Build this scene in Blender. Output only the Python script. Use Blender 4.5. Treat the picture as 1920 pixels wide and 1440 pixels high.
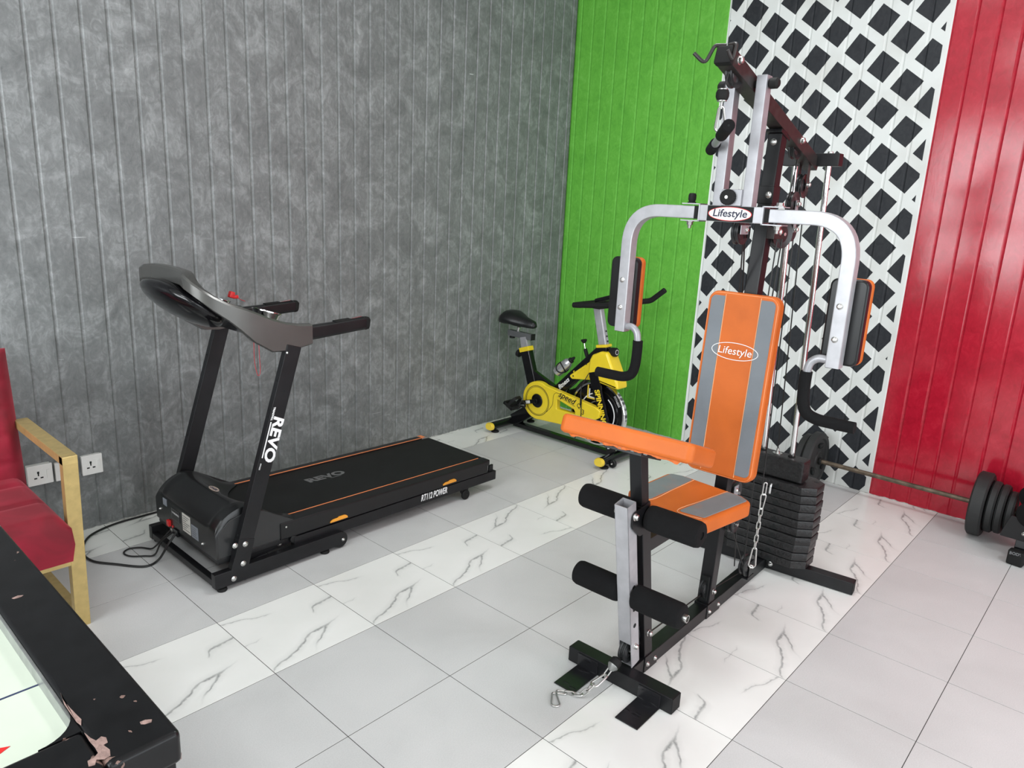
import bpy, bmesh, math, random
from mathutils import Vector, Matrix, Quaternion
random.seed(7)
for o in list(bpy.data.objects): bpy.data.objects.remove(o, do_unlink=True)
scene = bpy.context.scene
COL = scene.collection
R = math.radians

# ------------------------------------------------------------------ camera
cam_d = bpy.data.cameras.new('camera'); cam = bpy.data.objects.new('camera', cam_d); COL.objects.link(cam)
cam_d.sensor_fit = 'HORIZONTAL'; cam_d.sensor_width = 36.0; cam_d.lens = 36.0 * 1361.445 / 1920.0
cam_d.clip_start = 0.05
rt = Vector((0.67451646, -0.73674641, 0.04724702)); dn = Vector((-0.14846722, -0.19806042, -0.96888057)); fw = Vector((0.72317704, 0.64651125, -0.24297771))
m = Matrix((rt, -dn, -fw)).transposed().to_4x4(); m.translation = Vector((-4.290, -3.398, 1.520))
cam.matrix_world = m
scene.camera = cam
# ------------------------------------------------------------------ light, exposure
scene.view_settings.view_transform = 'Standard'; scene.view_settings.look = 'None'
scene.view_settings.gamma = 1.0; scene.view_settings.use_curve_mapping = False
scene.view_settings.exposure = -0.45
world = bpy.data.worlds.new('daylight'); scene.world = world; world.use_nodes = True
bg = world.node_tree.nodes['Background']; bg.inputs[0].default_value = (0.86, 0.93, 1.0, 1); bg.inputs[1].default_value = 1.6
def area(name, loc, rot, sx, sy, power, color):
    d = bpy.data.lights.new(name, 'AREA'); d.shape = 'RECTANGLE'; d.size = sx; d.size_y = sy; d.energy = power; d.color = color
    o = bpy.data.objects.new(name, d); COL.objects.link(o); o.location = loc; o.rotation_euler = rot
    return o
area('daylight_side_window', (-7.02, -2.0, 1.75), (0, R(-90), 0), 1.9, 2.6, 215, (0.93, 0.975, 1.0))
area('daylight_shop_front', (-3.3, -7.0, 1.6), (R(90), 0, 0), 6.2, 2.5, 185, (0.92, 0.97, 1.0))
for i in range(2):  # unseen fill lamps added below the ceiling to reach brightness, no fittings modelled
    for j in range(2):
        area('ceiling_fill_light', (-5.3 + 3.3 * i, -4.9 + 2.9 * j, 3.27), (0, 0, 0), 0.6, 0.6, 34, (0.96, 0.985, 1.0))

# ------------------------------------------------------------------ materials
def nodes_of(name):
    mt = bpy.data.materials.new(name); mt.use_nodes = True
    nt = mt.node_tree; b = nt.nodes['Principled BSDF']
    return mt, nt, b
def mat(name, col, rough=0.5, metal=0.0, var=0.12, vscale=12.0, bump=0.0, bscale=200.0, coat=0.0, rvar=0.0, spec=None, sheen=0.0):
    mt, nt, b = nodes_of(name)
    b.inputs['Roughness'].default_value = rough; b.inputs['Metallic'].default_value = metal
    if coat: b.inputs['Coat Weight'].default_value = coat; b.inputs['Coat Roughness'].default_value = 0.08
    if spec is not None: b.inputs['Specular IOR Level'].default_value = spec
    if sheen: b.inputs['Sheen Weight'].default_value = sheen; b.inputs['Sheen Roughness'].default_value = 0.4
    tc = nt.nodes.new('ShaderNodeNewGeometry'); nz = nt.nodes.new('ShaderNodeTexNoise'); nz.inputs['Scale'].default_value = vscale; nz.inputs['Detail'].default_value = 6
    nt.links.new(tc.outputs['Position'], nz.inputs['Vector'])
    rp = nt.nodes.new('ShaderNodeValToRGB'); rp.color_ramp.elements[0].position = 0.3; rp.color_ramp.elements[1].position = 0.7
    rp.color_ramp.elements[0].color = (*[c * (1 - var) for c in col], 1); rp.color_ramp.elements[1].color = (*[min(1, c * (1 + var)) for c in col], 1)
    nt.links.new(nz.outputs['Fac'], rp.inputs[0]); nt.links.new(rp.outputs[0], b.inputs['Base Color'])
    if rvar:
        mr = nt.nodes.new('ShaderNodeMapRange'); mr.inputs[3].default_value = max(0, rough - rvar); mr.inputs[4].default_value = rough + rvar
        nt.links.new(nz.outputs['Fac'], mr.inputs[0]); nt.links.new(mr.outputs[0], b.inputs['Roughness'])
    if bump:
        n2 = nt.nodes.new('ShaderNodeTexNoise'); n2.inputs['Scale'].default_value = bscale; n2.inputs['Detail'].default_value = 3
        nt.links.new(tc.outputs['Position'], n2.inputs['Vector'])
        bp = nt.nodes.new('ShaderNodeBump'); bp.inputs['Strength'].default_value = bump; bp.inputs['Distance'].default_value = 0.002
        nt.links.new(n2.outputs['Fac'], bp.inputs['Height']); nt.links.new(bp.outputs[0], b.inputs['Normal'])
    return mt
class NT:
    """small helper to write shader maths"""
    def __init__(s, nt): s.nt = nt
    def m(s, op, a, b=None, c=None, clamp=False):
        n = s.nt.nodes.new('ShaderNodeMath'); n.operation = op; n.use_clamp = clamp
        for i, v in enumerate((a, b, c)):
            if v is None: continue
            if isinstance(v, (int, float)): n.inputs[i].default_value = v
            else: s.nt.links.new(v, n.inputs[i])
        return n.outputs[0]
    def mix(s, f, a, b):
        n = s.nt.nodes.new('ShaderNodeMix'); n.data_type = 'RGBA'
        for i, v in ((0, f), (6, a), (7, b)):
            if isinstance(v, (int, float)): n.inputs[i].default_value = v
            elif isinstance(v, tuple): n.inputs[i].default_value = (*v, 1)
            else: s.nt.links.new(v, n.inputs[i])
        return n.outputs[2]
    def noise(s, vec, scale, detail=5, dist=0.0, rough=0.5):
        n = s.nt.nodes.new('ShaderNodeTexNoise'); n.inputs['Scale'].default_value = scale; n.inputs['Detail'].default_value = detail
        n.inputs['Distortion'].default_value = dist; n.inputs['Roughness'].default_value = rough
        if vec is not None: s.nt.links.new(vec, n.inputs['Vector'])
        return n.outputs['Fac']
    def ramp(s, f, stops):
        n = s.nt.nodes.new('ShaderNodeValToRGB'); e = n.color_ramp.elements
        while len(e) < len(stops): e.new(0.5)
        for el, (p, c) in zip(e, stops): el.position = p; el.color = (*c, 1) if isinstance(c, tuple) else (c, c, c, 1)
        s.nt.links.new(f, n.inputs[0]); return n.outputs[0]
    def curve(s, f, pts):
        n = s.nt.nodes.new('ShaderNodeFloatCurve'); c = n.mapping.curves[0]
        while len(c.points) < len(pts): c.points.new(0.5, 0.5)
        for p, (x, y) in zip(c.points, pts): p.location = (x, y)
        n.mapping.update(); s.nt.links.new(f, n.inputs['Value']); return n.outputs[0]
    def smooth(s, f, a, b):
        n = s.nt.nodes.new('ShaderNodeMapRange'); n.interpolation_type = 'SMOOTHSTEP'
        n.inputs[1].default_value = a; n.inputs[2].default_value = b; s.nt.links.new(f, n.inputs[0]); return n.outputs[0]
    def mapping(s, vec, scale, rot=(0, 0, 0)):
        n = s.nt.nodes.new('ShaderNodeMapping'); n.inputs['Scale'].default_value = scale; n.inputs['Rotation'].default_value = rot
        s.nt.links.new(vec, n.inputs['Vector']); return n.outputs[0]
    def bump(s, h, strength, dist, b):
        n = s.nt.nodes.new('ShaderNodeBump'); n.inputs['Strength'].default_value = strength; n.inputs['Distance'].default_value = dist
        s.nt.links.new(h, n.inputs['Height']); s.nt.links.new(n.outputs[0], b.inputs['Normal'])

def paint_mottle(k, pos):
    """brushy, sponged paint: 0..1 value"""
    a = k.noise(pos, 6.5, 8, 1.0, 0.70)
    b_ = k.noise(k.mapping(pos, (1.0, 1.0, 0.62), (0.3, 0.5, 0.2)), 30.0, 6, 1.5, 0.66)
    c = k.noise(k.mapping(pos, (1.6, 1.6, 0.06)), 30.0, 4, 0.3)
    return a, b_, c
def grey_wall_mat():
    mt, nt, b = nodes_of('grey_brushed_paint'); k = NT(nt)
    g = nt.nodes.new('ShaderNodeNewGeometry'); pos = g.outputs['Position']
    a, s, c = paint_mottle(k, pos)
    t = k.m('ADD', k.m('MULTIPLY', a, 0.58), k.m('ADD', k.m('MULTIPLY', s, 0.40), k.m('MULTIPLY', c, 0.08)))
    col = k.ramp(t, [(0.36, (0.098, 0.104, 0.104)), (0.52, (0.160, 0.169, 0.168)), (0.64, (0.250, 0.262, 0.262)), (0.78, (0.40, 0.415, 0.415))])
    # thin pale scratches
    v = k.noise(k.mapping(pos, (2.0, 2.0, 60.0)), 1.3, 2, 0.4)
    v2 = k.noise(pos, 1.7, 2)
    scr = k.m('MULTIPLY', k.m('GREATER_THAN', v, 0.735), k.m('GREATER_THAN', v2, 0.60))
    col = k.mix(k.m('MULTIPLY', scr, 0.7), col, (0.6, 0.62, 0.62))
    nt.links.new(col, b.inputs['Base Color'])
    b.inputs['Roughness'].default_value = 0.42
    k.bump(k.m('ADD', s, k.m('MULTIPLY', c, 0.4)), 0.25, 0.002, b)
    return mt
def right_wall_mat():
    mt, nt, b = nodes_of('green_lattice_red_paint'); k = NT(nt)
    g = nt.nodes.new('ShaderNodeNewGeometry'); pos = g.outputs['Position']
    sp = nt.nodes.new('ShaderNodeSeparateXYZ'); nt.links.new(pos, sp.inputs[0]); y, z = sp.outputs[1], sp.outputs[2]
    a, s, c = paint_mottle(k, pos)
    t = k.m('ADD', k.m('MULTIPLY', a, 0.45), k.m('MULTIPLY', s, 0.5))
    green = k.ramp(t, [(0.30, (0.085, 0.325, 0.036)), (0.50, (0.128, 0.430, 0.052)), (0.70, (0.185, 0.520, 0.092))])
    red = k.ramp(t, [(0.30, (0.30, 0.006, 0.018)), (0.50, (0.42, 0.010, 0.028)), (0.72, (0.54, 0.028, 0.050))])
    # squares painted black between white strips
    dy = k.m('ADD', y, 1.951); dz = k.m('ADD', z, -2.159)
    wob = k.m('MULTIPLY', k.m('SUBTRACT', k.noise(pos, 0.9, 0), 0.5), 0.16)
    la = k.m('ADD', k.m('ADD', k.m('MULTIPLY', dy, -5.04), k.m('MULTIPLY', dz, -3.55)), wob)
    lb = k.m('SUBTRACT', k.m('ADD', k.m('MULTIPLY', dy, -3.616), k.m('MULTIPLY', dz, 4.81)), wob)
    fa = k.m('ABSOLUTE', k.m('SUBTRACT', k.m('FRACT', k.m('ADD', la, 0.5)), 0.5))
    fb = k.m('ABSOLUTE', k.m('SUBTRACT', k.m('FRACT', k.m('ADD', lb, 0.5)), 0.5))
    sq = k.m('LESS_THAN', k.m('MAXIMUM', fa, fb), 0.348)
    edge = k.m('MULTIPLY', k.m('LESS_THAN', y, -1.150), k.m('GREATER_THAN', y, -2.312))
    sq = k.m('MULTIPLY', sq, edge)
    dirt = k.ramp(k.noise(pos, 5.0, 6), [(0.45, (0.70, 0.725, 0.705)), (0.75, (0.60, 0.61, 0.58))])
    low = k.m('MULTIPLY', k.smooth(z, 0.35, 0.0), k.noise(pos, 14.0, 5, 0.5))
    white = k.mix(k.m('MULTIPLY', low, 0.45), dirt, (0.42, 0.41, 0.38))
    black = k.ramp(s, [(0.35, (0.018, 0.020, 0.024)), (0.75, (0.034, 0.037, 0.041))])
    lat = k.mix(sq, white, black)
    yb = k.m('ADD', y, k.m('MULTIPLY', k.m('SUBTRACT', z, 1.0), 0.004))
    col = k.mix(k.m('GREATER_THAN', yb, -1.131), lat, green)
    isred = k.m('LESS_THAN', y, -2.339)
    col = k.mix(isred, col, red)
    nt.links.new(col, b.inputs['Base Color'])
    nt.links.new(k.m('SUBTRACT', 0.52, k.m('MULTIPLY', isred, 0.38)), b.inputs['Roughness']); nt.links.new(k.m('ADD', 0.22, k.m('MULTIPLY', isred, 0.28)), b.inputs['Specular IOR Level'])
    k.bump(s, 0.09, 0.002, b)
    return mt
def grey_tile_mat():
    mt, nt, b = nodes_of('grey_porcelain'); k = NT(nt)
    g = nt.nodes.new('ShaderNodeNewGeometry'); pos = g.outputs['Position']
    oi = nt.nodes.new('ShaderNodeObjectInfo')
    f = k.m('ADD', k.m('MULTIPLY', k.noise(pos, 260, 2), 0.5), k.m('MULTIPLY', k.noise(pos, 3.5, 5, 0.6), 0.5))
    f = k.m('ADD', f, k.m('MULTIPLY', k.m('SUBTRACT', oi.outputs['Random'], 0.5), 0.10))
    col = k.ramp(f, [(0.25, (0.53, 0.535, 0.53)), (0.5, (0.60, 0.605, 0.60)), (0.75, (0.67, 0.67, 0.665))])
    nt.links.new(col, b.inputs['Base Color']); b.inputs['Roughness'].default_value = 0.48
    return mt
def marble_mat():
    mt, nt, b = nodes_of('white_veined_porcelain'); k = NT(nt)
    tc = nt.nodes.new('ShaderNodeTexCoord'); sp = nt.nodes.new('ShaderNodeSeparateXYZ'); nt.links.new(tc.outputs['Object'], sp.inputs[0])
    n1 = k.noise(tc.outputs['Object'], 9.0, 4); n2 = k.noise(tc.outputs['Object'], 30.0, 4)
    wx = k.m('MULTIPLY', k.m('SUBTRACT', n1, 0.5), 0.07); wy = k.m('MULTIPLY', k.m('SUBTRACT', n2, 0.5), 0.055)
    u = k.m('ADD', k.m('ADD', k.m('DIVIDE', sp.outputs[0], 0.4), 0.5), wx)
    v = k.m('ADD', k.m('ADD', k.m('DIVIDE', sp.outputs[1], 0.4), 0.5), wy)
    tot = None
    veins = [
        (u, v, [(0, .94), (.02, .93), (.16, .90), (.27, .84), (.39, .82), (.47, .80), (1, .78)], [(0, .9), (.35, .6), (.48, 0), (1, 0)], .012),
        (u, v, [(0, .5), (.70, .56), (.77, .655), (.88, .67), (1, .70)], [(0, 0), (.69, 0), (.74, 1), (.97, .9), (1, .6)], .022),
        (u, v, [(0, .03), (.04, .07), (.18, .11), (.34, .18), (.49, .28), (.60, .305), (.68, .31), (.83, .35), (1, .42)], [(0, .2), (.1, 1), (.6, 1), (.68, .8), (.84, .15), (.92, 0), (1, 0)], .020),
        (v, u, [(0, .38), (.12, .46), (.22, .60), (.29, .66), (.32, .67), (1, .7)], [(0, 0), (.10, .2), (.2, 1), (.29, 1), (.33, 0), (1, 0)], .026),
        (u, v, [(0, .5), (.10, .50), (.22, .53), (1, .6)], [(0, .5), (.12, .4), (.2, 0), (1, 0)], .010),
    ]
    for (p, q, fpts, wpts, w) in veins:
        d = k.m('ABSOLUTE', k.m('SUBTRACT', q, k.curve(p, fpts)))
        core = k.m('SUBTRACT', 1.0, k.m('DIVIDE', d, w), clamp=True)
        halo = k.m('MULTIPLY', k.m('SUBTRACT', 1.0, k.m('DIVIDE', d, w * 3.5), clamp=True), 0.20)
        vn = k.m('MULTIPLY', k.m('MAXIMUM', core, halo), k.curve(p, wpts))
        tot = vn if tot is None else k.m('MAXIMUM', tot, vn)
    tot = k.m('MULTIPLY', tot, k.m('ADD', k.m('MULTIPLY', n2, 1.3), 0.0), clamp=True)
    base = k.ramp(k.noise(tc.outputs['Object'], 5.0, 3), [(0.3, (0.83, 0.84, 0.81)), (0.7, (0.88, 0.885, 0.86))])
    col = k.mix(tot, base, (0.16, 0.17, 0.17))
    nt.links.new(col, b.inputs['Base Color']); b.inputs['Roughness'].default_value = 0.24
    return mt
def vinyl_mat(name, col, wear=None):
    mt, nt, b = nodes_of(name); k = NT(nt)
    g = nt.nodes.new('ShaderNodeNewGeometry'); pos = g.outputs['Position']
    f = k.noise(pos, 7.0, 5, 0.5)
    c = k.ramp(f, [(0.3, tuple(x * .90 for x in col)), (0.7, tuple(min(1, x * 1.08) for x in col))])
    if wear: c = k.mix(k.m('MULTIPLY', k.smooth(k.noise(pos, 11.0, 4), 0.54, 0.72), 0.55), c, wear)
    nt.links.new(c, b.inputs['Base Color']); b.inputs['Roughness'].default_value = 0.50; b.inputs['Specular IOR Level'].default_value = 0.3
    vo = nt.nodes.new('ShaderNodeTexVoronoi'); vo.inputs['Scale'].default_value = 520; nt.links.new(pos, vo.inputs['Vector'])
    k.bump(vo.outputs['Distance'], 0.22, 0.001, b)
    return mt
def velvet_mat():
    mt, nt, b = nodes_of('red_velvet'); k = NT(nt)
    g = nt.nodes.new('ShaderNodeNewGeometry'); pos = g.outputs['Position']
    f = k.noise(pos, 5.0, 5, 1.2)
    nt.links.new(k.ramp(f, [(0.35, (0.16, 0.001, 0.010)), (0.55, (0.25, 0.002, 0.018)), (0.75, (0.36, 0.006, 0.034))]), b.inputs['Base Color'])
    b.inputs['Roughness'].default_value = 0.75; b.inputs['Sheen Weight'].default_value = 0.35; b.inputs['Sheen Tint'].default_value = (1, .25, .3, 1)
    k.bump(k.noise(pos, 60.0, 3), 0.15, 0.002, b)
    return mt
def worn_black_mat():
    mt, nt, b = nodes_of('black_lacquer_chipped'); k = NT(nt)
    g = nt.nodes.new('ShaderNodeNewGeometry'); pos = g.outputs['Position']
    chip = k.m('MULTIPLY', k.m('GREATER_THAN', k.noise(pos, 26.0, 4, 0.8), 0.66), k.m('GREATER_THAN', k.noise(pos, 5.0, 2), 0.52))
    col = k.mix(chip, k.ramp(k.noise(pos, 20, 4), [(0.3, (0.0035, 0.0035, 0.004)), (0.8, (0.008, 0.008, 0.009))]), (0.20, 0.13, 0.11))
    nt.links.new(col, b.inputs['Base Color']); b.inputs['Roughness'].default_value = 0.30; b.inputs['Specular IOR Level'].default_value = 0.3
    return mt
def treadplate_mat():
    mt, nt, b = nodes_of('black_tread_plate'); k = NT(nt)
    tc = nt.nodes.new('ShaderNodeNewGeometry'); pos = tc.outputs['Position']
    w = nt.nodes.new('ShaderNodeTexVoronoi'); w.inputs['Scale'].default_value = 45; nt.links.new(k.mapping(pos, (1, .45, 1), (0, 0, .8)), w.inputs['Vector'])
    b.inputs['Base Color'].default_value = (0.012, 0.012, 0.014, 1); b.inputs['Roughness'].default_value = 0.28
    k.bump(k.smooth(w.outputs['Distance'], 0.35, 0.15), 0.6, 0.002, b)
    return mt
M = dict(
    pulley=mat('grey_black_nylon', (0.020, 0.021, 0.022), 0.30, var=.1),
    hoodblack=mat('hood_black', (0.0085, 0.009, 0.0095), 0.27, var=.1),
    fender=mat('dark_grey_gloss_fender', (0.022, 0.023, 0.024), 0.28, var=.05),
    filler=mat('dirty_filler', (0.42, 0.42, 0.40), 0.9, var=.5, vscale=60),
    grey_wall=grey_wall_mat(), right_wall=right_wall_mat(), tile=grey_tile_mat(), marble=marble_mat(),
    grout=mat('dark_grout', (0.055, 0.054, 0.050), 0.9), plaster=mat('white_plaster', (0.74, 0.74, 0.72), 0.8, var=.04),
    black=mat('black_powder_coat', (0.0075, 0.0078, 0.009), 0.38, var=.25, bump=.05, spec=.35), blackgloss=mat('black_gloss_plastic', (0.005, 0.005, 0.006), 0.14, spec=.4),
    blacksatin=mat('black_satin_plastic', (0.0085, 0.0088, 0.0095), 0.32, rvar=.06, spec=.35), rubber=mat('black_rubber', (0.008, 0.008, 0.008), 0.7, bump=.3, bscale=300, spec=.3),
    foam=mat('black_foam', (0.0075, 0.0075, 0.008), 0.92, bump=.5, bscale=500, spec=.2), belt=mat('running_belt', (0.0085, 0.009, 0.009), 0.62, bump=.3, bscale=700, var=.2, spec=.3),
    iron=mat('cast_black_iron', (0.011, 0.011, 0.0115), 0.42, var=.7, vscale=90, bump=1.0, bscale=140, spec=.5, rvar=.2), ironcoat=mat('dull_black_plate', (0.016, 0.017, 0.017), 0.62, var=.2, bump=.3, bscale=160),
    silver=mat('silver_paint', (0.36, 0.36, 0.38), 0.40, metal=.35, var=.08, vscale=30), brightsilver=mat('bright_silver_paint', (0.43, 0.43, 0.45), 0.40, metal=.35, var=.09, vscale=25),
    gunmetal=mat('gunmetal_plastic', (0.125, 0.124, 0.118), 0.27, metal=.6, var=.06), chrome=mat('chrome', (0.78, 0.78, 0.78), 0.12, metal=1.0, var=.04),
    zinc=mat('zinc_bolt', (0.62, 0.62, 0.60), 0.28, metal=1.0, var=.1), rust=mat('rusty_steel', (0.135, 0.105, 0.075), 0.50, metal=.6, var=.5, vscale=25, bump=.3),
    orange=vinyl_mat('orange_vinyl', (0.58, 0.130, 0.018)), greyvinyl=vinyl_mat('grey_vinyl', (0.185, 0.205, 0.225)),
    greyseat=vinyl_mat('grey_vinyl_worn', (0.19, 0.215, 0.225), (0.30, 0.19, 0.16)), piping=mat('pale_piping', (0.80, 0.42, 0.22), 0.6),
    orangeline=mat('orange_line', (0.80, 0.25, 0.09), 0.5), orangetab=mat('orange_plastic', (0.80, 0.33, 0.03), 0.4),
    white=mat('white_print', (0.82, 0.82, 0.82), 0.5, var=.02), greyprint=mat('grey_print', (0.13, 0.13, 0.13), 0.6, var=.05), red=mat('red_plastic', (0.65, 0.02, 0.02), 0.4, var=.05),
    redcord=mat('red_cord', (0.42, 0.03, 0.04), 0.7), navy=mat('dark_navy_print', (0.02, 0.02, 0.05), 0.5, var=.05), yellow=mat('yellow_plastic', (0.80, 0.60, 0.025), 0.28, var=.05),
    yellowcap=mat('yellow_cap', (0.80, 0.58, 0.05), 0.4, var=.05), velvet=velvet_mat(), gold=mat('brass_gold_paint', (0.56, 0.42, 0.17), 0.38, metal=.55, var=.10, vscale=40),
    lacquer=worn_black_mat(), playfield=mat('pale_play_surface', (0.60, 0.66, 0.555), 0.22, var=.02), alu=mat('grey_alloy_strip', (0.30, 0.31, 0.30), 0.35, metal=.6, var=.2, vscale=30),
    socket=mat('white_switch_plastic', (0.78, 0.78, 0.75), 0.35, var=.03), dark=mat('dark_hole', (0.004, 0.006, 0.006), 0.8), tread=treadplate_mat(), cable=mat('black_cable', (0.008, 0.008, 0.008), 0.45),
    label=mat('paper_label', (0.62, 0.61, 0.56), 0.6, var=.1, vscale=80), greylabel=mat('grey_label', (0.22, 0.24, 0.27), 0.5, var=.05), hoodgrey=mat('hood_grey_patch', (0.085, 0.095, 0.10), 0.38, var=.05),
    bottle=mat('brushed_bottle', (0.62, 0.62, 0.63), 0.25, metal=.8, var=.05), pinklabel=mat('beige_badge', (0.50, 0.40, 0.34), 0.4, var=.05), steelgrey=mat('steel_grey_bar', (0.16, 0.165, 0.17), 0.40, metal=.5, var=.1),
    redrust=mat('worn_black_brown', (0.022, 0.018, 0.017), 0.45, var=.4, vscale=40), blue=mat('blue_line', (0.03, 0.04, 0.10), 0.4, var=.05), chipwood=mat('bare_chipboard', (0.30, 0.20, 0.175), 0.8, var=.3, vscale=90, bump=.6),
)

# ------------------------------------------------------------------ mesh helpers
ORG = {}     # object -> matrix that takes script coordinates into the object's own space
class MB:
    def __init__(s): s.bm = bmesh.new()
    def _merge(s, t, mx=None):
        if mx is not None: bmesh.ops.transform(t, matrix=mx, verts=t.verts)
        me = bpy.data.meshes.new('tmp'); t.to_mesh(me); t.free(); s.bm.from_mesh(me); bpy.data.meshes.remove(me); return s
    def box(s, c, size, rot=None, bev=0.0, seg=2, mx=None):
        t = bmesh.new(); bmesh.ops.create_cube(t, size=1.0); bmesh.ops.scale(t, vec=Vector(size), verts=t.verts)
        if bev: bmesh.ops.bevel(t, geom=list(t.edges), offset=bev, segments=seg, profile=0.5, affect='EDGES')
        q = Matrix.Translation(Vector(c))
        if rot is not None: q = q @ (rot.to_4x4() if isinstance(rot, (Matrix, Quaternion)) and not (isinstance(rot, Matrix) and len(rot) == 4) else rot)
        if mx is not None: q = mx @ q
        return s._merge(t, q)
    def span(s, lo, hi, bev=0.0, seg=2):
        lo, hi = Vector(lo), Vector(hi); return s.box((lo + hi) / 2, [abs(v) for v in hi - lo], None, bev, seg)
    def bar(s, p0, p1, w, h, up=(0, 0, 1), bev=0.003, seg=2, ext=0.0):
        """rectangular tube from p0 to p1: w across, h along up"""
        p0, p1 = Vector(p0), Vector(p1); a = (p1 - p0).normalized(); L = (p1 - p0).length + 2 * ext
        side = Vector(up).cross(a).normalized(); u = a.cross(side).normalized()
        mx = Matrix((a, side, u)).transposed().to_4x4(); mx.translation = (p0 + p1) / 2
        t = bmesh.new(); bmesh.ops.create_cube(t, size=1.0); bmesh.ops.scale(t, vec=Vector((L, w, h)), verts=t.verts)
        if bev: bmesh.ops.bevel(t, geom=list(t.edges), offset=bev, segments=seg, profile=0.5, affect='EDGES')
        return s._merge(t, mx)
    def sweep(s, pts, prof, closed=False, up=None, caps=True, scales=None):
        pts = [Vector(p) for p in pts]; n = len(pts); t = bmesh.new()
        tang = []
        for i in range(n):
            a = pts[i - 1] if (closed or i > 0) else pts[i]; b = pts[(i + 1) % n] if (closed or i < n - 1) else pts[i]
            tang.append((b - a).normalized())
        if up is None:
            up = Vector((0, 0, 1)) if abs(tang[0].z) < 0.9 else Vector((1, 0, 0))
        nrm = (Vector(up) - tang[0] * Vector(up).dot(tang[0])).normalized()
        rings = []
        for i in range(n):
            if i: 
                nrm = tang[i - 1].rotation_difference(tang[i]) @ nrm
                nrm = (nrm - tang[i] * nrm.dot(tang[i])).normalized()
            bi = tang[i].cross(nrm); k = scales[i] if scales else 1.0
            rings.append([t.verts.new(pts[i] + (nrm * y + bi * x) * k) for x, y in prof])
        m_ = len(prof); last = n if closed else n - 1
        for i in range(last):
            r0, r1 = rings[i], rings[(i + 1) % n]
            for j in range(m_):
                t.faces.new((r0[j], r0[(j + 1) % m_], r1[(j + 1) % m_], r1[j]))
        if caps and not closed:
            t.faces.new(list(reversed(rings[0]))); t.faces.new(rings[-1])
        bmesh.ops.recalc_face_normals(t, faces=t.faces)
        return s._merge(t)
    def tube(s, pts, r, n=12, closed=False, up=None, scales=None):
        return s.sweep(pts, [(r * math.cos(2 * math.pi * i / n), r * math.sin(2 * math.pi * i / n)) for i in range(n)], closed, up, scales=scales)
    def cyl(s, p0, p1, r, n=20, bev=0.0, r2=None):
        p0, p1 = Vector(p0), Vector(p1); L = (p1 - p0).length; r2 = r if r2 is None else r2
        if bev: prof = [(0, 0), (r - bev, 0), (r, bev), (r2, L - bev), (r2 - bev, L), (0, L)]
        else: prof = [(0, 0), (r, 0), (r2, L), (0, L)]
        return s.lathe(p0, p1 - p0, prof, n)
    def lathe(s, o, axis, prof, n=24):
        a = Vector(axis).normalized(); q = a.to_track_quat('Z', 'Y'); t = bmesh.new(); rings = []
        for r, h in prof:
            if r < 1e-6: rings.append([t.verts.new((0, 0, h))])
            else: rings.append([t.verts.new((r * math.cos(2 * math.pi * i / n), r * math.sin(2 * math.pi * i / n), h)) for i in range(n)])
        for r0, r1 in zip(rings, rings[1:]):
            for i in range(n):
                j = (i + 1) % n
                vs = [r0[i % len(r0)], r0[j % len(r0)], r1[j % len(r1)], r1[i % len(r1)]]
                u = []
                for v in vs:
                    if v not in u: u.append(v)
                if len(u) > 2:
                    try: t.faces.new(u)
                    except ValueError: pass
        bmesh.ops.recalc_face_normals(t, faces=t.faces)
        return s._merge(t, Matrix.Translation(Vector(o)) @ q.to_matrix().to_4x4())
    def prism(s, poly, depth, mx, bev=0.0, seg=2):
        """poly in local xy, extruded along local z from 0 to depth, then placed by mx"""
        t = bmesh.new(); lo = [t.verts.new((x, y, 0)) for x, y in poly]; hi = [t.verts.new((x, y, depth)) for x, y in poly]
        n = len(poly); t.faces.new(list(reversed(lo))); t.faces.new(hi)
        for i in range(n): t.faces.new((lo[i], lo[(i + 1) % n], hi[(i + 1) % n], hi[i]))
        bmesh.ops.recalc_face_normals(t, faces=t.faces)
        if bev:
            es = [e for e in t.edges if len({v.co.z for v in e.verts}) == 1]
            bmesh.ops.bevel(t, geom=es, offset=bev, segments=seg, profile=0.5, affect='EDGES')
        return s._merge(t, mx)
    def ball(s, c, rad, rot=None, u=20, v=12):
        t = bmesh.new(); bmesh.ops.create_uvsphere(t, u_segments=u, v_segments=v, radius=1.0); bmesh.ops.scale(t, vec=Vector(rad), verts=t.verts)
        q = Matrix.Translation(Vector(c))
        if rot is not None: q = q @ rot.to_4x4()
        return s._merge(t, q)
    def faces(s, verts, faces):
        t = bmesh.new(); vs = [t.verts.new(v) for v in verts]
        for f in faces: t.faces.new([vs[i] for i in f])
        bmesh.ops.recalc_face_normals(t, faces=t.faces)
        return s._merge(t)
    def build(s, name, material, parent=None, label=None, kind=None, angle=35):
        me = bpy.data.meshes.new(name); 
        if parent is not None and parent in ORG: bmesh.ops.transform(s.bm, matrix=ORG[parent], verts=s.bm.verts)
        s.bm.to_mesh(me); s.bm.free()
        return link(name, me, material, parent, label, kind, angle)
def link(name, me, material, parent=None, label=None, kind=None, angle=35):
    me.materials.clear(); me.materials.append(M[material] if isinstance(material, str) else material)
    if len(me.polygons): me.polygons.foreach_set('use_smooth', [True] * len(me.polygons)); me.set_sharp_from_angle(angle=R(angle))
    o = bpy.data.objects.new(name, me); COL.objects.link(o)
    wn = o.modifiers.new('weighted_normals', 'WEIGHTED_NORMAL'); wn.keep_sharp = True; wn.weight = 80
    if parent is not None:
        o.parent = parent
        if parent in ORG: ORG[o] = ORG[parent]
    if label: o['label'] = label
    if kind: o['kind'] = kind
    return o
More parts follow.
